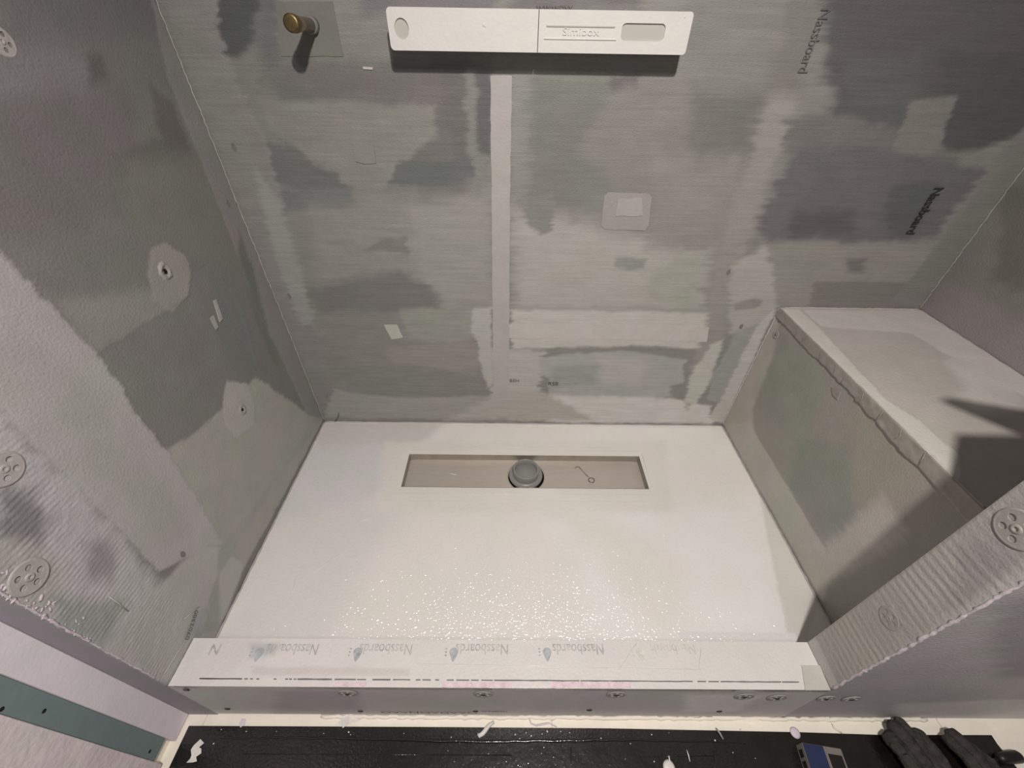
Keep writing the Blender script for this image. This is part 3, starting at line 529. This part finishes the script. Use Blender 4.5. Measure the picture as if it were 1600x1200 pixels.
# torn-open fixings: crater ring of filler with a dark recess
def crater(px, py, r, seed):
    c = uvpx(px, py, 0, 0); rnd = random.Random(seed); bm = bmesh.new(); n = 26; rings = []
    for rr, h in [(1.5, -.0002), (1.15, .0022), (.95, .0034), (.72, .0016), (.6, .0008), (0.0, .0006)]:
        if rr == 0: rings.append([bm.verts.new((h, c[0], c[1]))]*n); break
        rings.append([bm.verts.new((max(-.0004, h+rnd.uniform(-.0009, .0009)*(rr < 1.3)), c[0]+r*rr*math.cos(2*PI*i/n)*rnd.uniform(.9, 1.12)*.8, c[1]+r*rr*math.sin(2*PI*i/n)*rnd.uniform(.9, 1.12))) for i in range(n)])
    for a, b in zip(rings, rings[1:]):
        for i in range(n):
            j = (i+1) % n; f = [a[i], a[j], b[j], b[i]]; f = list(dict.fromkeys(f)); bm.faces.new(f)
    o = link('fixing_crater', bm, M_WASH, left, True)
    link('screw', lathe([(0, .0016), (r*.35, .0014), (r*.42, .0006)], lambda a, b, h: Vector((.0004+h, c[0]+a*.8, c[1]+b)), 12), M_DARK, o)
crater(257, 424, .011, 1); crater(378, 640, .009, 2)
patch_px('tape_scrap', [(333,470),(337,468),(347,498),(343,503)], 0, 0, 1, .001, M_CB, left, .0003, seed=9)
patch_px('tape_scrap', [(328,497),(333,493),(340,511),(337,515)], 0, 0, 1, .001, M_CB, left, .0003, seed=10)
# fine scored lines on the lower left wall
for a, b in [((288,968),(311,948)), ((257,1053),(300,985)), ((170,932),(200,955))]:
    A = lp(*a, 0, .0016); B = lp(*b, 0, .0016); link('filler_ridge', tube([A, (A+B)/2+Vector((0, .0006, .0006)), B], .0007, 6), M_TAPE2, left, True)
# ------------------------------------------------------------------ threshold kerb
th = empty('shower_threshold', (.54, (DC+DF)/2, ZF), label='low board kerb across the front of the shower, pale coated top and grey front', cat='threshold')
painted('top_board', 2, HC, 1, grid(.002, XN-.001, .004), grid(DF, DC, .0035), BASE['kerb'], P_KERB, M_KERB, thick=.012, parent=th, relief=lambda U, V: fbm(U*40, V*40, 30)*.0008)
bm = bmesh.new(); box(bm, .002, XN-.001, DF+.0145, DC-.0, -.0515, HC-.0125, .0005); link('core_board', bm, M_BOARD, th)
fb = painted('front_board', 1, DF, -1, grid(-.0002, XN+.0002, .006), grid(-.1195, HC-.0015, .004), BASE['kf'], P_KF, M_SIDE, thick=.014, parent=th)
# joint along the top front edge: dark open slit in broken dashes
slit = [(312,375),(392,1),(402,1),(408,1),(430,1),(445,1),(453,1),(458,1)]
dash = [(312,378),(382,387),(391,395),(401,405),(428,432),(446,450),(452,456),(459,463),(465,519),(523,556),(558,572),(582,610),(614,641),(650,657),(660,673),(680,686),(698,709),(713,733),(736,748),(752,770),(772,905),(907,1082),(1090,1103),(1107,1123),(1126,1220),(1222,1248)]
for i, (a, b) in enumerate(dash):
    ya = 1060.5+(a-312)*.0058; yb = 1060.5+(b-312)*.0058; h = 1.6 if i not in (8, 9, 11) else 2.2
    P = [uvpx(a, ya-h/2, 2, HC), uvpx(b, yb-h/2, 2, HC), uvpx(b, yb+h/2, 2, HC), uvpx(a, ya+h/2, 2, HC)]
    link('open_joint', plate(ragged(P, .0003, .012, i), [], on(2, HC, 1), .0013), mat_dent if i else mat('slit_dark', (.10,.085,.08), rough=.8), th)
# lettering on the kerb, upside down from here
def kerb_word(x_right, txt, ws, yb=1028.5, size=.024, m=None):
    o = lp(x_right, yb-22, 2, HC+.0012); return lettering('lettering', txt, (o.x, o.y, HC+.0010), (-1,0,0), (0,-1,0), size, ws*1.24, m or M_INK, th)
for xr, ws in [(500,.98), (646,1.0), (795,1.0), (943,.98)]: kerb_word(xr, 'Nassboards', ws*.66, m=M_INK)
M_INK4 = mat('ghost_print', ALB['ink4'], rough=.6, vary=.2, vscale=90)
kerb_word(1085, 'Nassboards', .56, m=M_INK4)
kerb_word(348, 'N', .8)
def drop(px, py, s, m):
    c = uvpx(px, py, 2, HC); P = [(c[0]+s*(.5*math.cos(a))*(1 if math.sin(a) > 0 else 1+.55*math.sin(a)), c[1]-s*.0+s*(.45*math.sin(a) if math.sin(a) > 0 else .95*math.sin(a))) for a in [2*PI*i/22 for i in range(22)]]
    link('drop_emblem', plate(P, [], on(2, HC, 1), .0013), m, th)
    for k in (-1, 0, 1):
        Q = circle(c[0]-s*.9, c[1]+k*s*.34, s*.12, 8, s*.08); link('drop_emblem', plate(Q, [], on(2, HC, 1), .0013), m, th)
for px in (405, 559, 709, 855, 1001): drop(px, 1019, .015, M_INK3 if px < 860 else M_INK4)
# tape flap folded over at the right end of the kerb, and thin ridges in its coat
patch_px('tape_flap', [(1252,1040),(1280,1040),(1297,1079),(1258,1079)], 2, HC, 1, .0012, M_TAPE2, th, .0003, seed=12)
for a, b in [((966,1047),(995,1005)), ((650,1037),(1095,1046)), ((842,1045),(950,1044)), ((715,1038),(742,1012)), ((510,1036),(520,1010)), ((436,1010),(428,1034)), ((1095,1012),(1093,1043))]:
    A = lp(*a, 2, HC+.0005); B = lp(*b, 2, HC+.0005); link('coat_ridge', tube([A, A.lerp(B, .35)+Vector((.001,0,.0003)), A.lerp(B, .7)+Vector((-.001,0,.0003)), B], [.0002,.0006,.0005,.0002], 6), M_RIDGE, th, True)
for i, (a, b) in enumerate([((520,1066),(572,1072)), ((690,1066),(800,1074)), ((860,1066),(985,1075))]):
    P = [uvpx(a[0], a[1], 2, HC), uvpx(b[0], a[1], 2, HC), uvpx(b[0], b[1], 2, HC), uvpx(a[0], b[1], 2, HC)]
    link('residue_patch', plate(ragged(P, .0012, .005, i+3), [], on(2, HC, 1), .0013), M_PINK, th)
# washers and screws in the kerb front
for (px, py) in [(543,1083), (755,1084.5), (963,1085), (1163,1088), (1214,1090)]:
    washer(px, py, 1, DF-.001, -1, th, .0150, proud=.0012)
for (px, py) in [(1291,1091), (1330,1092)]: washer(px, py, 1, DF-.001, -1, th if px < 1300 else nib, .0135, proud=.0012)
for (px, py) in [(291,1078), (355,1108), (563,1112), (743,1112), (921,1110), (1124,1112)]:
    c = uvpx(px, py, 1, DF-.001); link('screw', lathe([(0, .0010), (.0022, .0016), (.0048, .0012), (.0055, 0)], lambda a, b, h, c=c: Vector((c[0]+a, DF-.0006-h, c[1]+b)), 14), M_SCREW, th, True)
lettering('lettering', 'OVVNOVGVVO', lp(595, 1114, 1, DF-.0012), (1,0,0), (0,0,1), .017, 1.55, mat('black_print_kerb', (.06,.055,.055), rough=.6, vary=.3, vscale=90), th)
lettering('lettering', 'IIHHBHIH', lp(753, 1112, 1, DF-.0012), (1,0,0), (0,0,1), .012, .95, M_INK2, th)
# squeezed-out foam and torn edge under the kerb front
o = bead('foam_seam', (.20, DF-.003, -.1205), (XN+.28, DF-.003, -.1205), .0034, M_CREAM, th, 8, 140, .0012)
# ------------------------------------------------------------------ bench
bn = empty('shower_bench', (1.37, -.3, 0), label='boxy shower bench clad in coated board in the right corner, with a taped front edge', cat='bench')
def frontrel(U, V): return fbm(U*25, V*25, 44)*.0009
painted('front_panel', 0, W, -1, grid(DC, -.001, .004), grid(-.004, HB-.0125, .004), BASE['bf'], P_BF, M_SIDE, thick=.012, parent=bn, relief=frontrel)
painted('seat_panel', 2, HB, 1, grid(W, WR-.001, .004), grid(DC+.001, -.001, .004), BASE['bt'], P_BT, M_SIDE, thick=.012, parent=bn)
bm = bmesh.new(); box(bm, W+.013, WR-.002, DC+.002, -.002, -.003, HB-.013); link('core_board', bm, M_BOARD, bn)
M_ET = mat('edge_tape_coat', ALB['etape'], rough=.55, vary=.12, vscale=40, bump=.8, bscale=120, hue=.03)
# crinkled tape wrapped over the front edge, ragged lower border
def edge_tape():
    ys = grid(DC+.002, -.002, .003); zs = np.linspace(0, 1, 9); bm = bmesh.new(); rnd = random.Random(5); rows = []
    for y in ys:
        t = (y+.55)/.55; low = HB-.026-.007*fbm(np.array([y*22]), np.array([.3]), 4)[0]*1.6-.0035*fbm(np.array([y*90]), np.array([.3]), 4)[0]-.004*(y < -.30)
        row = []
        for s in zs:
            z = HB+.0006-(HB-low)*s; amp = .0017 if -.5 < y < -.28 else .0008
            h = .0016+amp*(fbm(np.array([y*60+z*30]), np.array([z*90-y*20]), 13)[0]*2)+.0006*s
            row.append((W-max(.0006, h), y, z))
        rows.append(row)
    V_ = [[bm.verts.new(p) for p in r] for r in rows]; B_ = [[bm.verts.new((W+.0004, p[1], p[2])) for p in r] for r in rows]
    n = len(rows); k = len(zs)
    for i in range(n-1):
        for j in range(k-1): bm.faces.new((V_[i][j], V_[i+1][j], V_[i+1][j+1], V_[i][j+1]))
        bm.faces.new((V_[i][k-1], V_[i+1][k-1], B_[i+1][k-1], B_[i][k-1])); bm.faces.new((V_[i][0], B_[i][0], B_[i+1][0], V_[i+1][0]))
    return link('edge_tape', bm, M_ET, bn, True)
edge_tape()
bead('edge_bead', (W+.0002, DC+.055, HB+.0001), (W+.0002, -.003, HB+.0001), .0013, M_TAPE2, bn, 20, 110, .0005)
rnd = random.Random(4)
for k in range(10):                     # overlapping folds in the tape
    y = -.03-k*.047+rnd.uniform(-.01, .01); r = .0012 if k > 5 else .0007
    link('tape_fold', tube([(W-.0022, y, HB-.001), (W-.0030, y-.004+rnd.uniform(-.004, .004), HB-.012), (W-.0022, y-.002+rnd.uniform(-.006, .004), HB-.027)], [.0003, r*.8, .0003], 6), M_ET, bn, True)
bead('sealant_joint', (W-.0015, DC+.003, .0008), (W-.0015, -.003, .0008), .002, M_TAPE, bn, 21, 60)
bead('sealant_joint', (W+.01, -.002, HB+.0004), (WR-.003, -.002, HB+.0004), .0012, M_TAPE2, bn, 22, 40)
bead('sealant_joint', (WR-.002, DC+.003, HB+.0004), (WR-.002, -.003, HB+.0004), .0012, M_TAPE, bn, 23, 60)
bead('corner_bead', (W-.001, -.0015, .004), (W-.001, -.0015, HB), .0012, M_TAPE2, bn, 24, 60)
patch_px('tape_scrap', [(1301,605),(1314,612),(1310,625),(1302,618)], 0, W, -1, .0012, M_ET, bn, .0005, .006, seed=14)
dent(1212, 524, 0, W, -1, bn, .006, .008); dent(1218, 500, 0, W, -1, bn, .004, .006)
washer(1213, 523, 0, W-.001, -1, bn, .009, proud=.0012)
# trowel left lying on top of the partition (only its shadow reaches the bench)
tr = empty('flat_trowel', (1.2, -.58, HN), label='steel flat trowel lying on top of the right half wall, blade tip overhanging', cat='trowel')
trp = [(1.118, -.548), (1.133, -.541), (1.30, -.590), (1.30, -.665), (1.16, -.600)]
link('blade', plate(trp, [], lambda a, b, h: Vector((a, b, HN+.001+h)), .0015), M_STEEL, tr)
link('handle', tube([(1.22, -.61, HN+.012), (1.25, -.612, HN+.034), (1.33, -.622, HN+.036), (1.40, -.63, HN+.03)], [.005, .010, .013, .010], 10), M_BLACK, tr, True)
# ------------------------------------------------------------------ drain channel
M_STEEL2 = mat('dull_steel_edge', ALB['steel2'], rough=.5, spec=.4, metal=.3, vary=.12, vscale=30)
ch = empty('drain_channel', (.6, -.178, -CD), label='long stainless steel drain channel set into the pale shower tray', cat='drain')
hole_c = (.603, -.1795)
bm = plate([(CX0+.001, CY0+.001), (CX1-.001, CY0+.001), (CX1-.001, CY1-.001), (CX0+.001, CY1-.001)], [circle(hole_c[0], hole_c[1], .049, 40)], lambda a, b, h: Vector((a, b, -CD-.0015+h)), .0015)
link('channel_bottom', bm, M_STEEL, ch)
for nm, x0, x1, y0, y1 in [('side_wall', CX0, CX0+.0014, CY0, CY1), ('side_wall', CX1-.0014, CX1, CY0, CY1), ('side_wall', CX0+.0015, CX1-.0015, CY0, CY0+.0014), ('side_wall', CX0+.0015, CX1-.0015, CY1-.0014, CY1)]:
    bm = bmesh.new(); box(bm, x0, x1, y0, y1, -CD-.002, -.0006); link(nm, bm, M_STEEL2, ch)
def around(cx, cy, z0): return lambda a, b, h: Vector((cx+a, cy+b, z0+h))
link('outlet_well', lathe([(.0485, -.0012), (.0485, -.03), (.0, -.03)], around(*hole_c, -CD), 40), M_DARK, ch, True)
link('outlet_rim', lathe([(.0487, -.001), (.0487, .0016), (.0515, .0014), (.0515, .0002)], around(*hole_c, -CD), 40), M_STEEL, ch, True)
bead('weld_line', (CX0+.002, CY1-.0018, -CD+.0006), (CX1-.002, CY1-.0018, -CD+.0006), .0009, mat('bright_weld', (.5,.47,.42), rough=.4, metal=.3), ch, 30, 40, .0001)
pl = empty('drain_outlet_insert', (*hole_c, -CD), label='round grey plastic drain insert with raised ring, standing in the channel outlet', cat='drain insert')
pc = (.602, -.174)
link('collar', lathe([(.0, -.012), (.041, -.012), (.0445, -.006), (.0455, .000), (.0455, .0025), (.0435, .0045), (.0425, .0030), (.0375, .0034), (.0365, .0060), (.0345, .0060), (.0335, .0035), (.0, .0035)], around(*pc, -CD), 44), M_PLAST, pl, True)
link('raised_ring', lathe([(.0345, .004), (.0345, .0265), (.0335, .0275), (.0305, .0275), (.0298, .0265), (.0295, .004)], around(*pc, -CD), 44), M_PLAST, pl, True)
link('cap', lathe([(.0, .0150), (.0285, .0150), (.0293, .0140), (.0293, .0115), (.0, .0115)], around(*pc, -CD), 44), M_PLAST2, pl, True)
# wire hook for lifting the grating
hk = []
for p in [(898.5,731.5),(901,729),(904.5,729.2),(919,745)]: hk.append(lp(*p, 2, -CD+.0014))
bm = tube(hk, .0008, 8); cc = lp(924.2, 750, 2, -CD+.0014)
tube([(cc.x+.0078*math.cos(a), cc.y+.0078*math.sin(a), cc.z) for a in [2*PI*i/22 for i in range(22)]], .0009, 8, bm, True)
tag(link('lifting_hook', bm, M_WIRE, None, True), 'small bent wire hook with a ring end lying in the steel channel', 'hook')
A = lp(703.5, 740, 2, -CD+.0006); B = lp(713.5, 741.5, 2, -CD+.0006)
tag(link('plastic_sliver', tube([A, B], .0007, 6), M_FLAKE), 'thin white sliver lying left of the drain insert in the steel channel', 'sliver')
# ------------------------------------------------------------------ brass plug on the back wall
bx, bz = .2345, .8955
bp_ = empty('pipe_plug', (bx, 0, bz), label='brass plug screwed into the wall outlet, upper left of the back wall', cat='pipe plug')
def outw(cx, cz, y0=0): return lambda a, b, h: Vector((cx+a, y0-h, cz+b))
link('socket', lathe([(0, .001), (.0115, .001), (.0118, .008), (.0100, .012), (.0, .012)], outw(bx, bz), 28), mat('grey_socket', ALB['dent'], rough=.6), bp_, True)
link('body', lathe([(.0, .012), (.0092, .012), (.0092, .052), (.0097, .054), (.0097, .069), (.0, .069)], outw(bx, bz), 32), M_CHROME, bp_, True)
link('cap', lathe([(.0, .069), (.0105, .069), (.0111, .0698), (.0111, .0812), (.0105, .0824), (.0082, .0828), (.0, .0829)], outw(bx, bz), 36), M_BRASS, bp_, True)
# ------------------------------------------------------------------ polystyrene cover of the mixer
mc = empty('mixer_cover', (.595, 0, .89), label='white polystyrene protective block over the mixer connections, fixed across the top of the back wall', cat='protective block')
PX0, PX1, PZ0, PZ1, PD = .366, .8235, .8665, .9165, .048
def rrect(x0, x1, z0, z1, r, skip=()):
    out = []
    for cx, cz, a0, key in [(x1-r, z1-r, 0, 'ne'), (x0+r, z1-r, 90, 'nw'), (x0+r, z0+r, 180, 'sw'), (x1-r, z0+r, 270, 'se')]:
        if key in skip: out.append((x1 if 'e' in key else x0, z1 if 'n' in key else z0)); continue
        for k in range(6):
            a = math.radians(a0+18*k); out.append((cx+r*math.cos(a), cz+r*math.sin(a)))
    return out
def pfront(px, py): p = at(px, py, 1, -PD); return (float(p[0]), float(p[2]))
xs = pfront(841, 50)[0]
h1 = pfront(627.5, 45); h2a = pfront(973, 36); h2b = pfront(1036, 65)
def block(name, outer, hole, pit_depth):
    o = link(name, plate(outer, [hole], outw(0, 0, -.0035), PD-.0035-.0), M_POLY, mc)
    link('recess_floor', plate(hole, [], outw(0, 0, -.0045), PD-.0045-pit_depth), M_PIT, o)
    mo = o.modifiers.new('bevel', 'BEVEL'); mo.width = .0016; mo.segments = 3; mo.limit_method = 'ANGLE'; mo.angle_limit = math.radians(60)
    return o
bL = block('left_shell', rrect(PX0, xs-.0005, PZ0, PZ1, .006, ('ne', 'se')), circle(h1[0], h1[1], .0108, 24, .0125), .0028)
bR = block('right_shell', rrect(xs+.0005, PX1, PZ0, PZ1, .005, ('nw', 'sw')), rrect(h2a[0], h2b[0], h2b[1], h2a[1], .006), .0028)
def pf(px, py, h=.0): p = pfront(px, py); return Vector((p[0], -PD-h, p[1]))
bm = bmesh.new(); a = pf(854, 40); b = pf(961, 41.5); box(bm, a.x, b.x, -PD-.0012, -PD+.002, a.z-.0014, a.z+.0006, .0003); link('raised_line', bm, M_PIT, bR)
bm = bmesh.new(); a = pf(850, 60.5); b = pf(963, 61.5); box(bm, a.x, b.x, -PD-.0014, -PD+.002, a.z-.0008, a.z+.0010, .0004); link('raised_line', bm, M_POLY, bR)
lt = lettering('raised_lettering', 'Simibox', pf(878, 55), (1,0,0), (0,0,1), .013, 1.35, M_POLY, bR, .0012)
for (px, py, r) in [(756,39,.0016), (758.5,41,.001), (1070,27,.0008)]:
    c = pfront(px, py); link('foam_pimple', lathe([(0, .0006), (r, .0009), (r*1.6, 0)], outw(c[0], c[1], -PD+.0001), 10), M_POLY, bL if px < 840 else bR, True)
for (x, z) in [(PX0+.03, .89), (.60, .89), (PX1-.03, .89)]:
    bm = bmesh.new(); box(bm, x-.012, x+.012, -.0045, .0, z-.012, z+.012); link('spacer', bm, M_PIT, mc)
lettering('lettering', 'WWIWOVV', lp(838, 15.5, 1, -.0018), (1,0,0), (0,0,1), .008, 1.3, M_INK2, back)
# ------------------------------------------------------------------ black sheet on the floor with a creased ridge
sp = [uvpx(x, y, 2, ZF) for x, y in [(296,1134.5),(700,1136.5),(950,1138.5),(1250,1144.5),(1370,1148.5),(1548,1149),(1557,1163)]]
out = [(p[0], p[1]) for p in sp] + [(1.66, -1.7), (-.042, -1.7)]
sheet = bmesh.new()
plate(out, [], lambda a, b, h: Vector((a, b, ZF+h)), .0022, sheet)
sh = link('black_sheet', sheet, M_SHEET); tag(sh, 'glossy black sheet covering the floor in front of the shower kerb', 'floor sheet')
yr = uvpx(800, 1157, 2, ZF)[1]; pts = []
rnd = random.Random(9)
for i in range(60): x = .03+i*.0165; pts.append((x, yr+.002*math.sin(i*.16)+rnd.uniform(-.0008, .0008)-.010*max(0, (x-.75)), ZF+.0026))
link('crease', tube(pts, [.0006+.0022*math.sin(PI*i/59)*rnd.uniform(.85, 1.1) for i in range(60)], 8), M_SHEET, sh, True)
for (a, b) in [((892,1168),(893,1215)), ((1115,1172),(1118,1215)), ((1000,1183),(1115,1181)), ((380,1178),(800,1180))]:
    A = lp(*a, 2, ZF+.0024); B = lp(*b, 2, ZF+.0024); link('crease', tube([A, B], .0006, 6), M_SHEET, sh, True)
# plaster specks on the sheet
bm = bmesh.new(); bmesh.ops.create_icosphere(bm, subdivisions=1, radius=.0012)
for v in bm.verts: v.co.z = max(-.0007, v.co.z*.8)
proto = None; rnd = random.Random(21)
spots = [(939,1154,1.3),(1018,1148,1),(985,1162,.9),(1157,1140,1.2),(1117,1157,1.3),(1045,1145,.6),(1145,1176,.8),(1180,1185,.6),(346,1140,.8),(334,1162,1),(385,1143,.8),(432,1143,.6),(506,1146,.7),(545,1144,1.2),(548,1148,.8),(631,1146,.7),(876,1143,.8),(890,1145,.9),(705,1152,.9),(700,1173,.5),(710,1190,.6),(1022,1190,.9),(977,1186,.5),(830,1150,1.2),(822,1145,1),(855,1143,1.3),(847,1147,.8),(805,1148,1.2),(812,1154,.9)]
for (px, py, s) in spots:
    if proto is None: proto = o = link('plaster_speck', bm, M_FLAKE)
    else: o = proto.copy(); C.objects.link(o)
    p = lp(px, py, 2, ZF+.0022); o.location = (p.x, p.y, ZF+.0022+.0007*s); o.scale = (s, s*rnd.uniform(.8, 1.3), s); o.rotation_euler = (0, 0, rnd.random()*3)
    tag(o, 'tiny white plaster speck scattered on the glossy black floor sheet', 'speck', 'plaster specks on the black sheet')
# ------------------------------------------------------------------ scraps of film, peel and string
def scrap(name, pts, z, label, cat, m=None, curl=.004, th_=.0006):
    P = [lp(x, y, 2, z) for x, y in pts]; cx = sum(p.x for p in P)/len(P); cy = sum(p.y for p in P)/len(P)
    o = link(name, plate([(p.x, p.y) for p in P], [], lambda a, b, h: Vector((a, b, z+h+.0001+curl*(.5+.5*math.sin((a*170+b*90))))), th_), m or M_FLAKE)
    return tag(o, label, cat)
ZS = ZF+.0025
scrap('film_scrap', [(314,1155),(319,1161),(312,1168),(315,1170),(315,1177),(308,1183),(309,1190),(303,1192),(292,1192),(299,1186),(301,1181),(300,1172),(305,1165)], ZS, 'torn white film scrap lying on the black sheet at its left corner', 'scrap')
scrap('film_scrap', [(539,1117),(548,1115),(560,1118),(568,1119),(562,1126),(546,1131),(534,1139),(528,1129),(534,1124)], ZF+.001, 'crumpled white film scrap over the cream edge board, under the left screw', 'scrap')
scrap('film_scrap', [(1112,1119),(1135,1119),(1186,1125),(1184,1128),(1165,1127),(1112,1123)], ZF+.003, 'long white peel sliver along the kerb foot, right of centre', 'scrap', M_CREAM, .003)
scrap('film_scrap', [(1279,1116),(1294,1118),(1296,1128),(1279,1128)], ZF+.001, 'square torn cream scrap at the kerb foot, right end', 'scrap', M_CREAM, .003)
scrap('film_scrap', [(378/1,1123),(384,1124),(382,1134),(376,1137),(374,1130)], ZF+.001, 'small pinkish film scrap on the cream edge board at the left', 'scrap', M_LILAC, .002)
def string(name, pts, z, r, label, cat, m=None):
    P = [lp(x, y, 2, z) for x, y in pts]; n = len(P)
    return tag(link(name, tube([(p.x, p.y, z+.0025*math.sin(PI*i/(n-1))) for i, p in enumerate(P)], [r*(.6+.6*math.sin(PI*(i+.5)/n)) for i in range(n)], 7), m or M_FLAKE, None, True), label, cat)
string('film_curl', [(772,1128),(764,1134),(759,1141),(755,1146),(749,1150),(747,1147)], ZF+.0035, .0035, 'curled strip of white film hanging over the board edge, near the middle', 'scrap')
string('plaster_thread', [(827,1123),(830,1131),(838,1134),(848,1132),(858,1130),(870,1136)], ZF+.002, .0012, 'thin looped thread of grey sealant on the cream edge board', 'thread', M_LILAC)
string('plaster_thread', [(1073,1172),(1075,1180),(1078,1190)], ZS+.001, .0009, 'short white straight thread on the black sheet, right of centre', 'thread')
string('splinter', [(1119,1138),(1124,1146),(1130,1155)], ZS+.001, .0016, 'small grey splinter standing at the edge of the black sheet', 'splinter', M_WASH)
string('peeling_curl', [(1300,1131),(1303,1138),(1309,1142),(1315,1145)], ZF+.0015, .0014, 'curved cream peel on the edge board left of the gloves', 'scrap', M_CREAM)
c = lp(1045, 1199, 2, ZS)
bb = tag(link('sealant_blob', lathe([(0, -.0), (.010, .0), (.0105, .002), (.007, .0035), (0, .004)], around(c.x, c.y, ZS), 18), M_FLAKE, None, True), 'white sealant blob with a short tail on the black sheet at the bottom', 'blob')
link('tail', tube([lp(1048,1194,2,ZS+.002), lp(1046,1187,2,ZS+.002), lp(1045,1181,2,ZS+.002)], [.0018,.0012,.0014], 7), M_FLAKE, bb, True)
c = lp(1242.5, 1145, 2, ZF+.002)
tag(link('sealant_blob', lathe([(0, .0), (.0085, .0), (.009, .0015), (.006, .003), (0, .0035)], around(c.x, c.y, ZF+.0008), 18), M_LILAC, None, True), 'round lilac sealant blob on the board edge left of the blue packet', 'blob')
# ------------------------------------------------------------------ blue packet
p0 = lp(1253, 1160, 2, ZF+.03); 
bk = empty('blue_packet', (p0.x, p0.y, ZS), label='small blue cardboard packet with a black window, on the black sheet', cat='packet')
A = lp(1253,1160,2,ZF+.028); B = lp(1314,1170,2,ZF+.028); ux = (B-A); ux.z = 0; wd = ux.length; ux.normalize(); uy = Vector((ux.y, -ux.x, 0))
def bkp(a, b, h): return A*1.0+ux*a+uy*b+Vector((0, 0, h))
def quadbox(name, a0, a1, b0, b1, h0, h1, m, par, bev=.0006):
    bm = bmesh.new(); box(bm, a0, a1, b0, b1, h0, h1, bev); 
    for v in bm.verts: v.co = bkp(v.co.x, v.co.y, v.co.z)
    return link(name, bm, m, par)
hh = A.z-ZS-.0008
quadbox('carton', 0, wd, 0, .085, -hh, 0, M_CARD, bk)
quadbox('blue_label', .0005, wd*.53, .0005, .0845, -.0005, .0010, M_BLUE, bk)
quadbox('window', wd*.60, wd*.95, .010, .075, -.0005, .0009, M_BLACK, bk)
for k in range(4): quadbox('side_print', -.0006, .0004, .008+k*.016, .019+k*.016, -hh*.75, -hh*.3, M_BLACK, bk, .0001)
# ------------------------------------------------------------------ work gloves
def glove(label, wrist, rz, fingers, thumb, mir=1, z=ZS):
    """fabric glove lying flat: palm, four fingers and thumb grown as one skinned surface"""
    bm = bmesh.new(); rad = []
    def V_(x, y, zz, r): rad.append(r); return bm.verts.new((x*mir, y, zz))
    root = V_(0, 0, .016, (.036, .016)); bm.edges.new((root, V_(0, -.05, .015, (.033, .015)))); 
    mid = V_(0, .045, .018, (.040, .016)); bm.edges.new((root, mid))
    for (x, l, r, bend, ang) in fingers:
        a = V_(x, .075, .017, (r, r*.9)); bm.edges.new((mid, a)); prev = a; n = 4
        for k in range(1, n+1):
            t = k/n; q = V_(x+math.sin(ang)*l*t, .075+math.cos(ang)*l*t, .017+bend*math.sin(PI*t*.9)-.003*t, (r*(1-.12*t), r*.88*(1-.12*t))); bm.edges.new((prev, q)); prev = q
    prev = root
    for (x, y, zz, r) in thumb: q = V_(x, y, zz, (r, r*.9)); bm.edges.new((prev, q)); prev = q
    me = bpy.data.meshes.new('glove'); bm.to_mesh(me); bm.free()
    t = bpy.data.objects.new('tmpg', me); C.objects.link(t)
    t.modifiers.new('skin', 'SKIN')
    for i, r in enumerate(rad): me.skin_vertices[0].data[i].radius = r
    me.skin_vertices[0].data[0].use_root = True
    s = t.modifiers.new('sub', 'SUBSURF'); s.levels = 3; s.render_levels = 3
    dg = bpy.context.evaluated_depsgraph_get(); m2 = bpy.data.meshes.new_from_object(t.evaluated_get(dg)); bpy.data.objects.remove(t)
    R_ = Matrix.Rotation(rz, 4, 'Z'); zmin = 1e9
    for v in m2.vertices:
        n_ = mnoise.noise(v.co*45)*.0045+mnoise.noise(v.co*110)*.0022; v.co += v.normal*n_
        v.co = R_ @ v.co; zmin = min(zmin, v.co.z)
    for v in m2.vertices: v.co.z = max(0, v.co.z-zmin-.0015)
    o = link('work_glove', m2, M_GLOVE, None, True); o.location = (wrist[0], wrist[1], z)
    return tag(o, label, 'glove', 'work gloves at the kerb foot')
tip1 = lp(1400, 1128, 2, ZF+.02); tip2 = lp(1458, 1133, 2, ZF+.02)
glove('dark grey fabric work glove with fingers against the kerb, left one beside the packet', (tip1.x+.030, tip1.y-.146), math.radians(15), [(-.026,.070,.0150,.010,-.02),(-.006,.080,.0155,.014,.0),(.012,.078,.0150,.008,-.02),(.028,.060,.0140,.006,-.02)], [(-.035,.012,.016,.016),(-.052,.035,.014,.0135),(-.058,.060,.013,.012)], z=ZS)
glove('dark grey fabric work glove with crumpled fingers, right one with its thumb sticking out', (tip2.x+.064, tip2.y-.152), math.radians(16), [(-.016,.074,.0140,.014,.0),(-.002,.078,.0140,.016,-.02),(.010,.060,.0130,.008,-.04),(.018,.036,.0125,.005,.05)], [(.036,.012,.016,.015),(.046,.050,.015,.012),(.044,.080,.014,.0105)], z=ZS)
# dark tool handle on the cream floor at the right
A = lp(1562, 1185, 2, ZF+.012); B = lp(1600, 1181, 2, ZF+.012)
kn = tag(empty('tool_handle', (A.x, A.y, ZF+.001)), 'short black plastic tool handle lying on the cream floor, far right', 'tool')
D = (B-A).normalized()
link('grip', tube([A-D*.004, A+D*.004, A+D*.02, A+D*.036, A+D*.040], [.006, .009, .0095, .0095, .007], 12), M_BLACK, kn, True)
link('shank', tube([A-D*.045+Vector((0, -.012, -.006)), A-D*.02+Vector((0, -.004, -.003)), A-D*.002], [.0025, .003, .0035], 8), M_BLACK, kn, True)
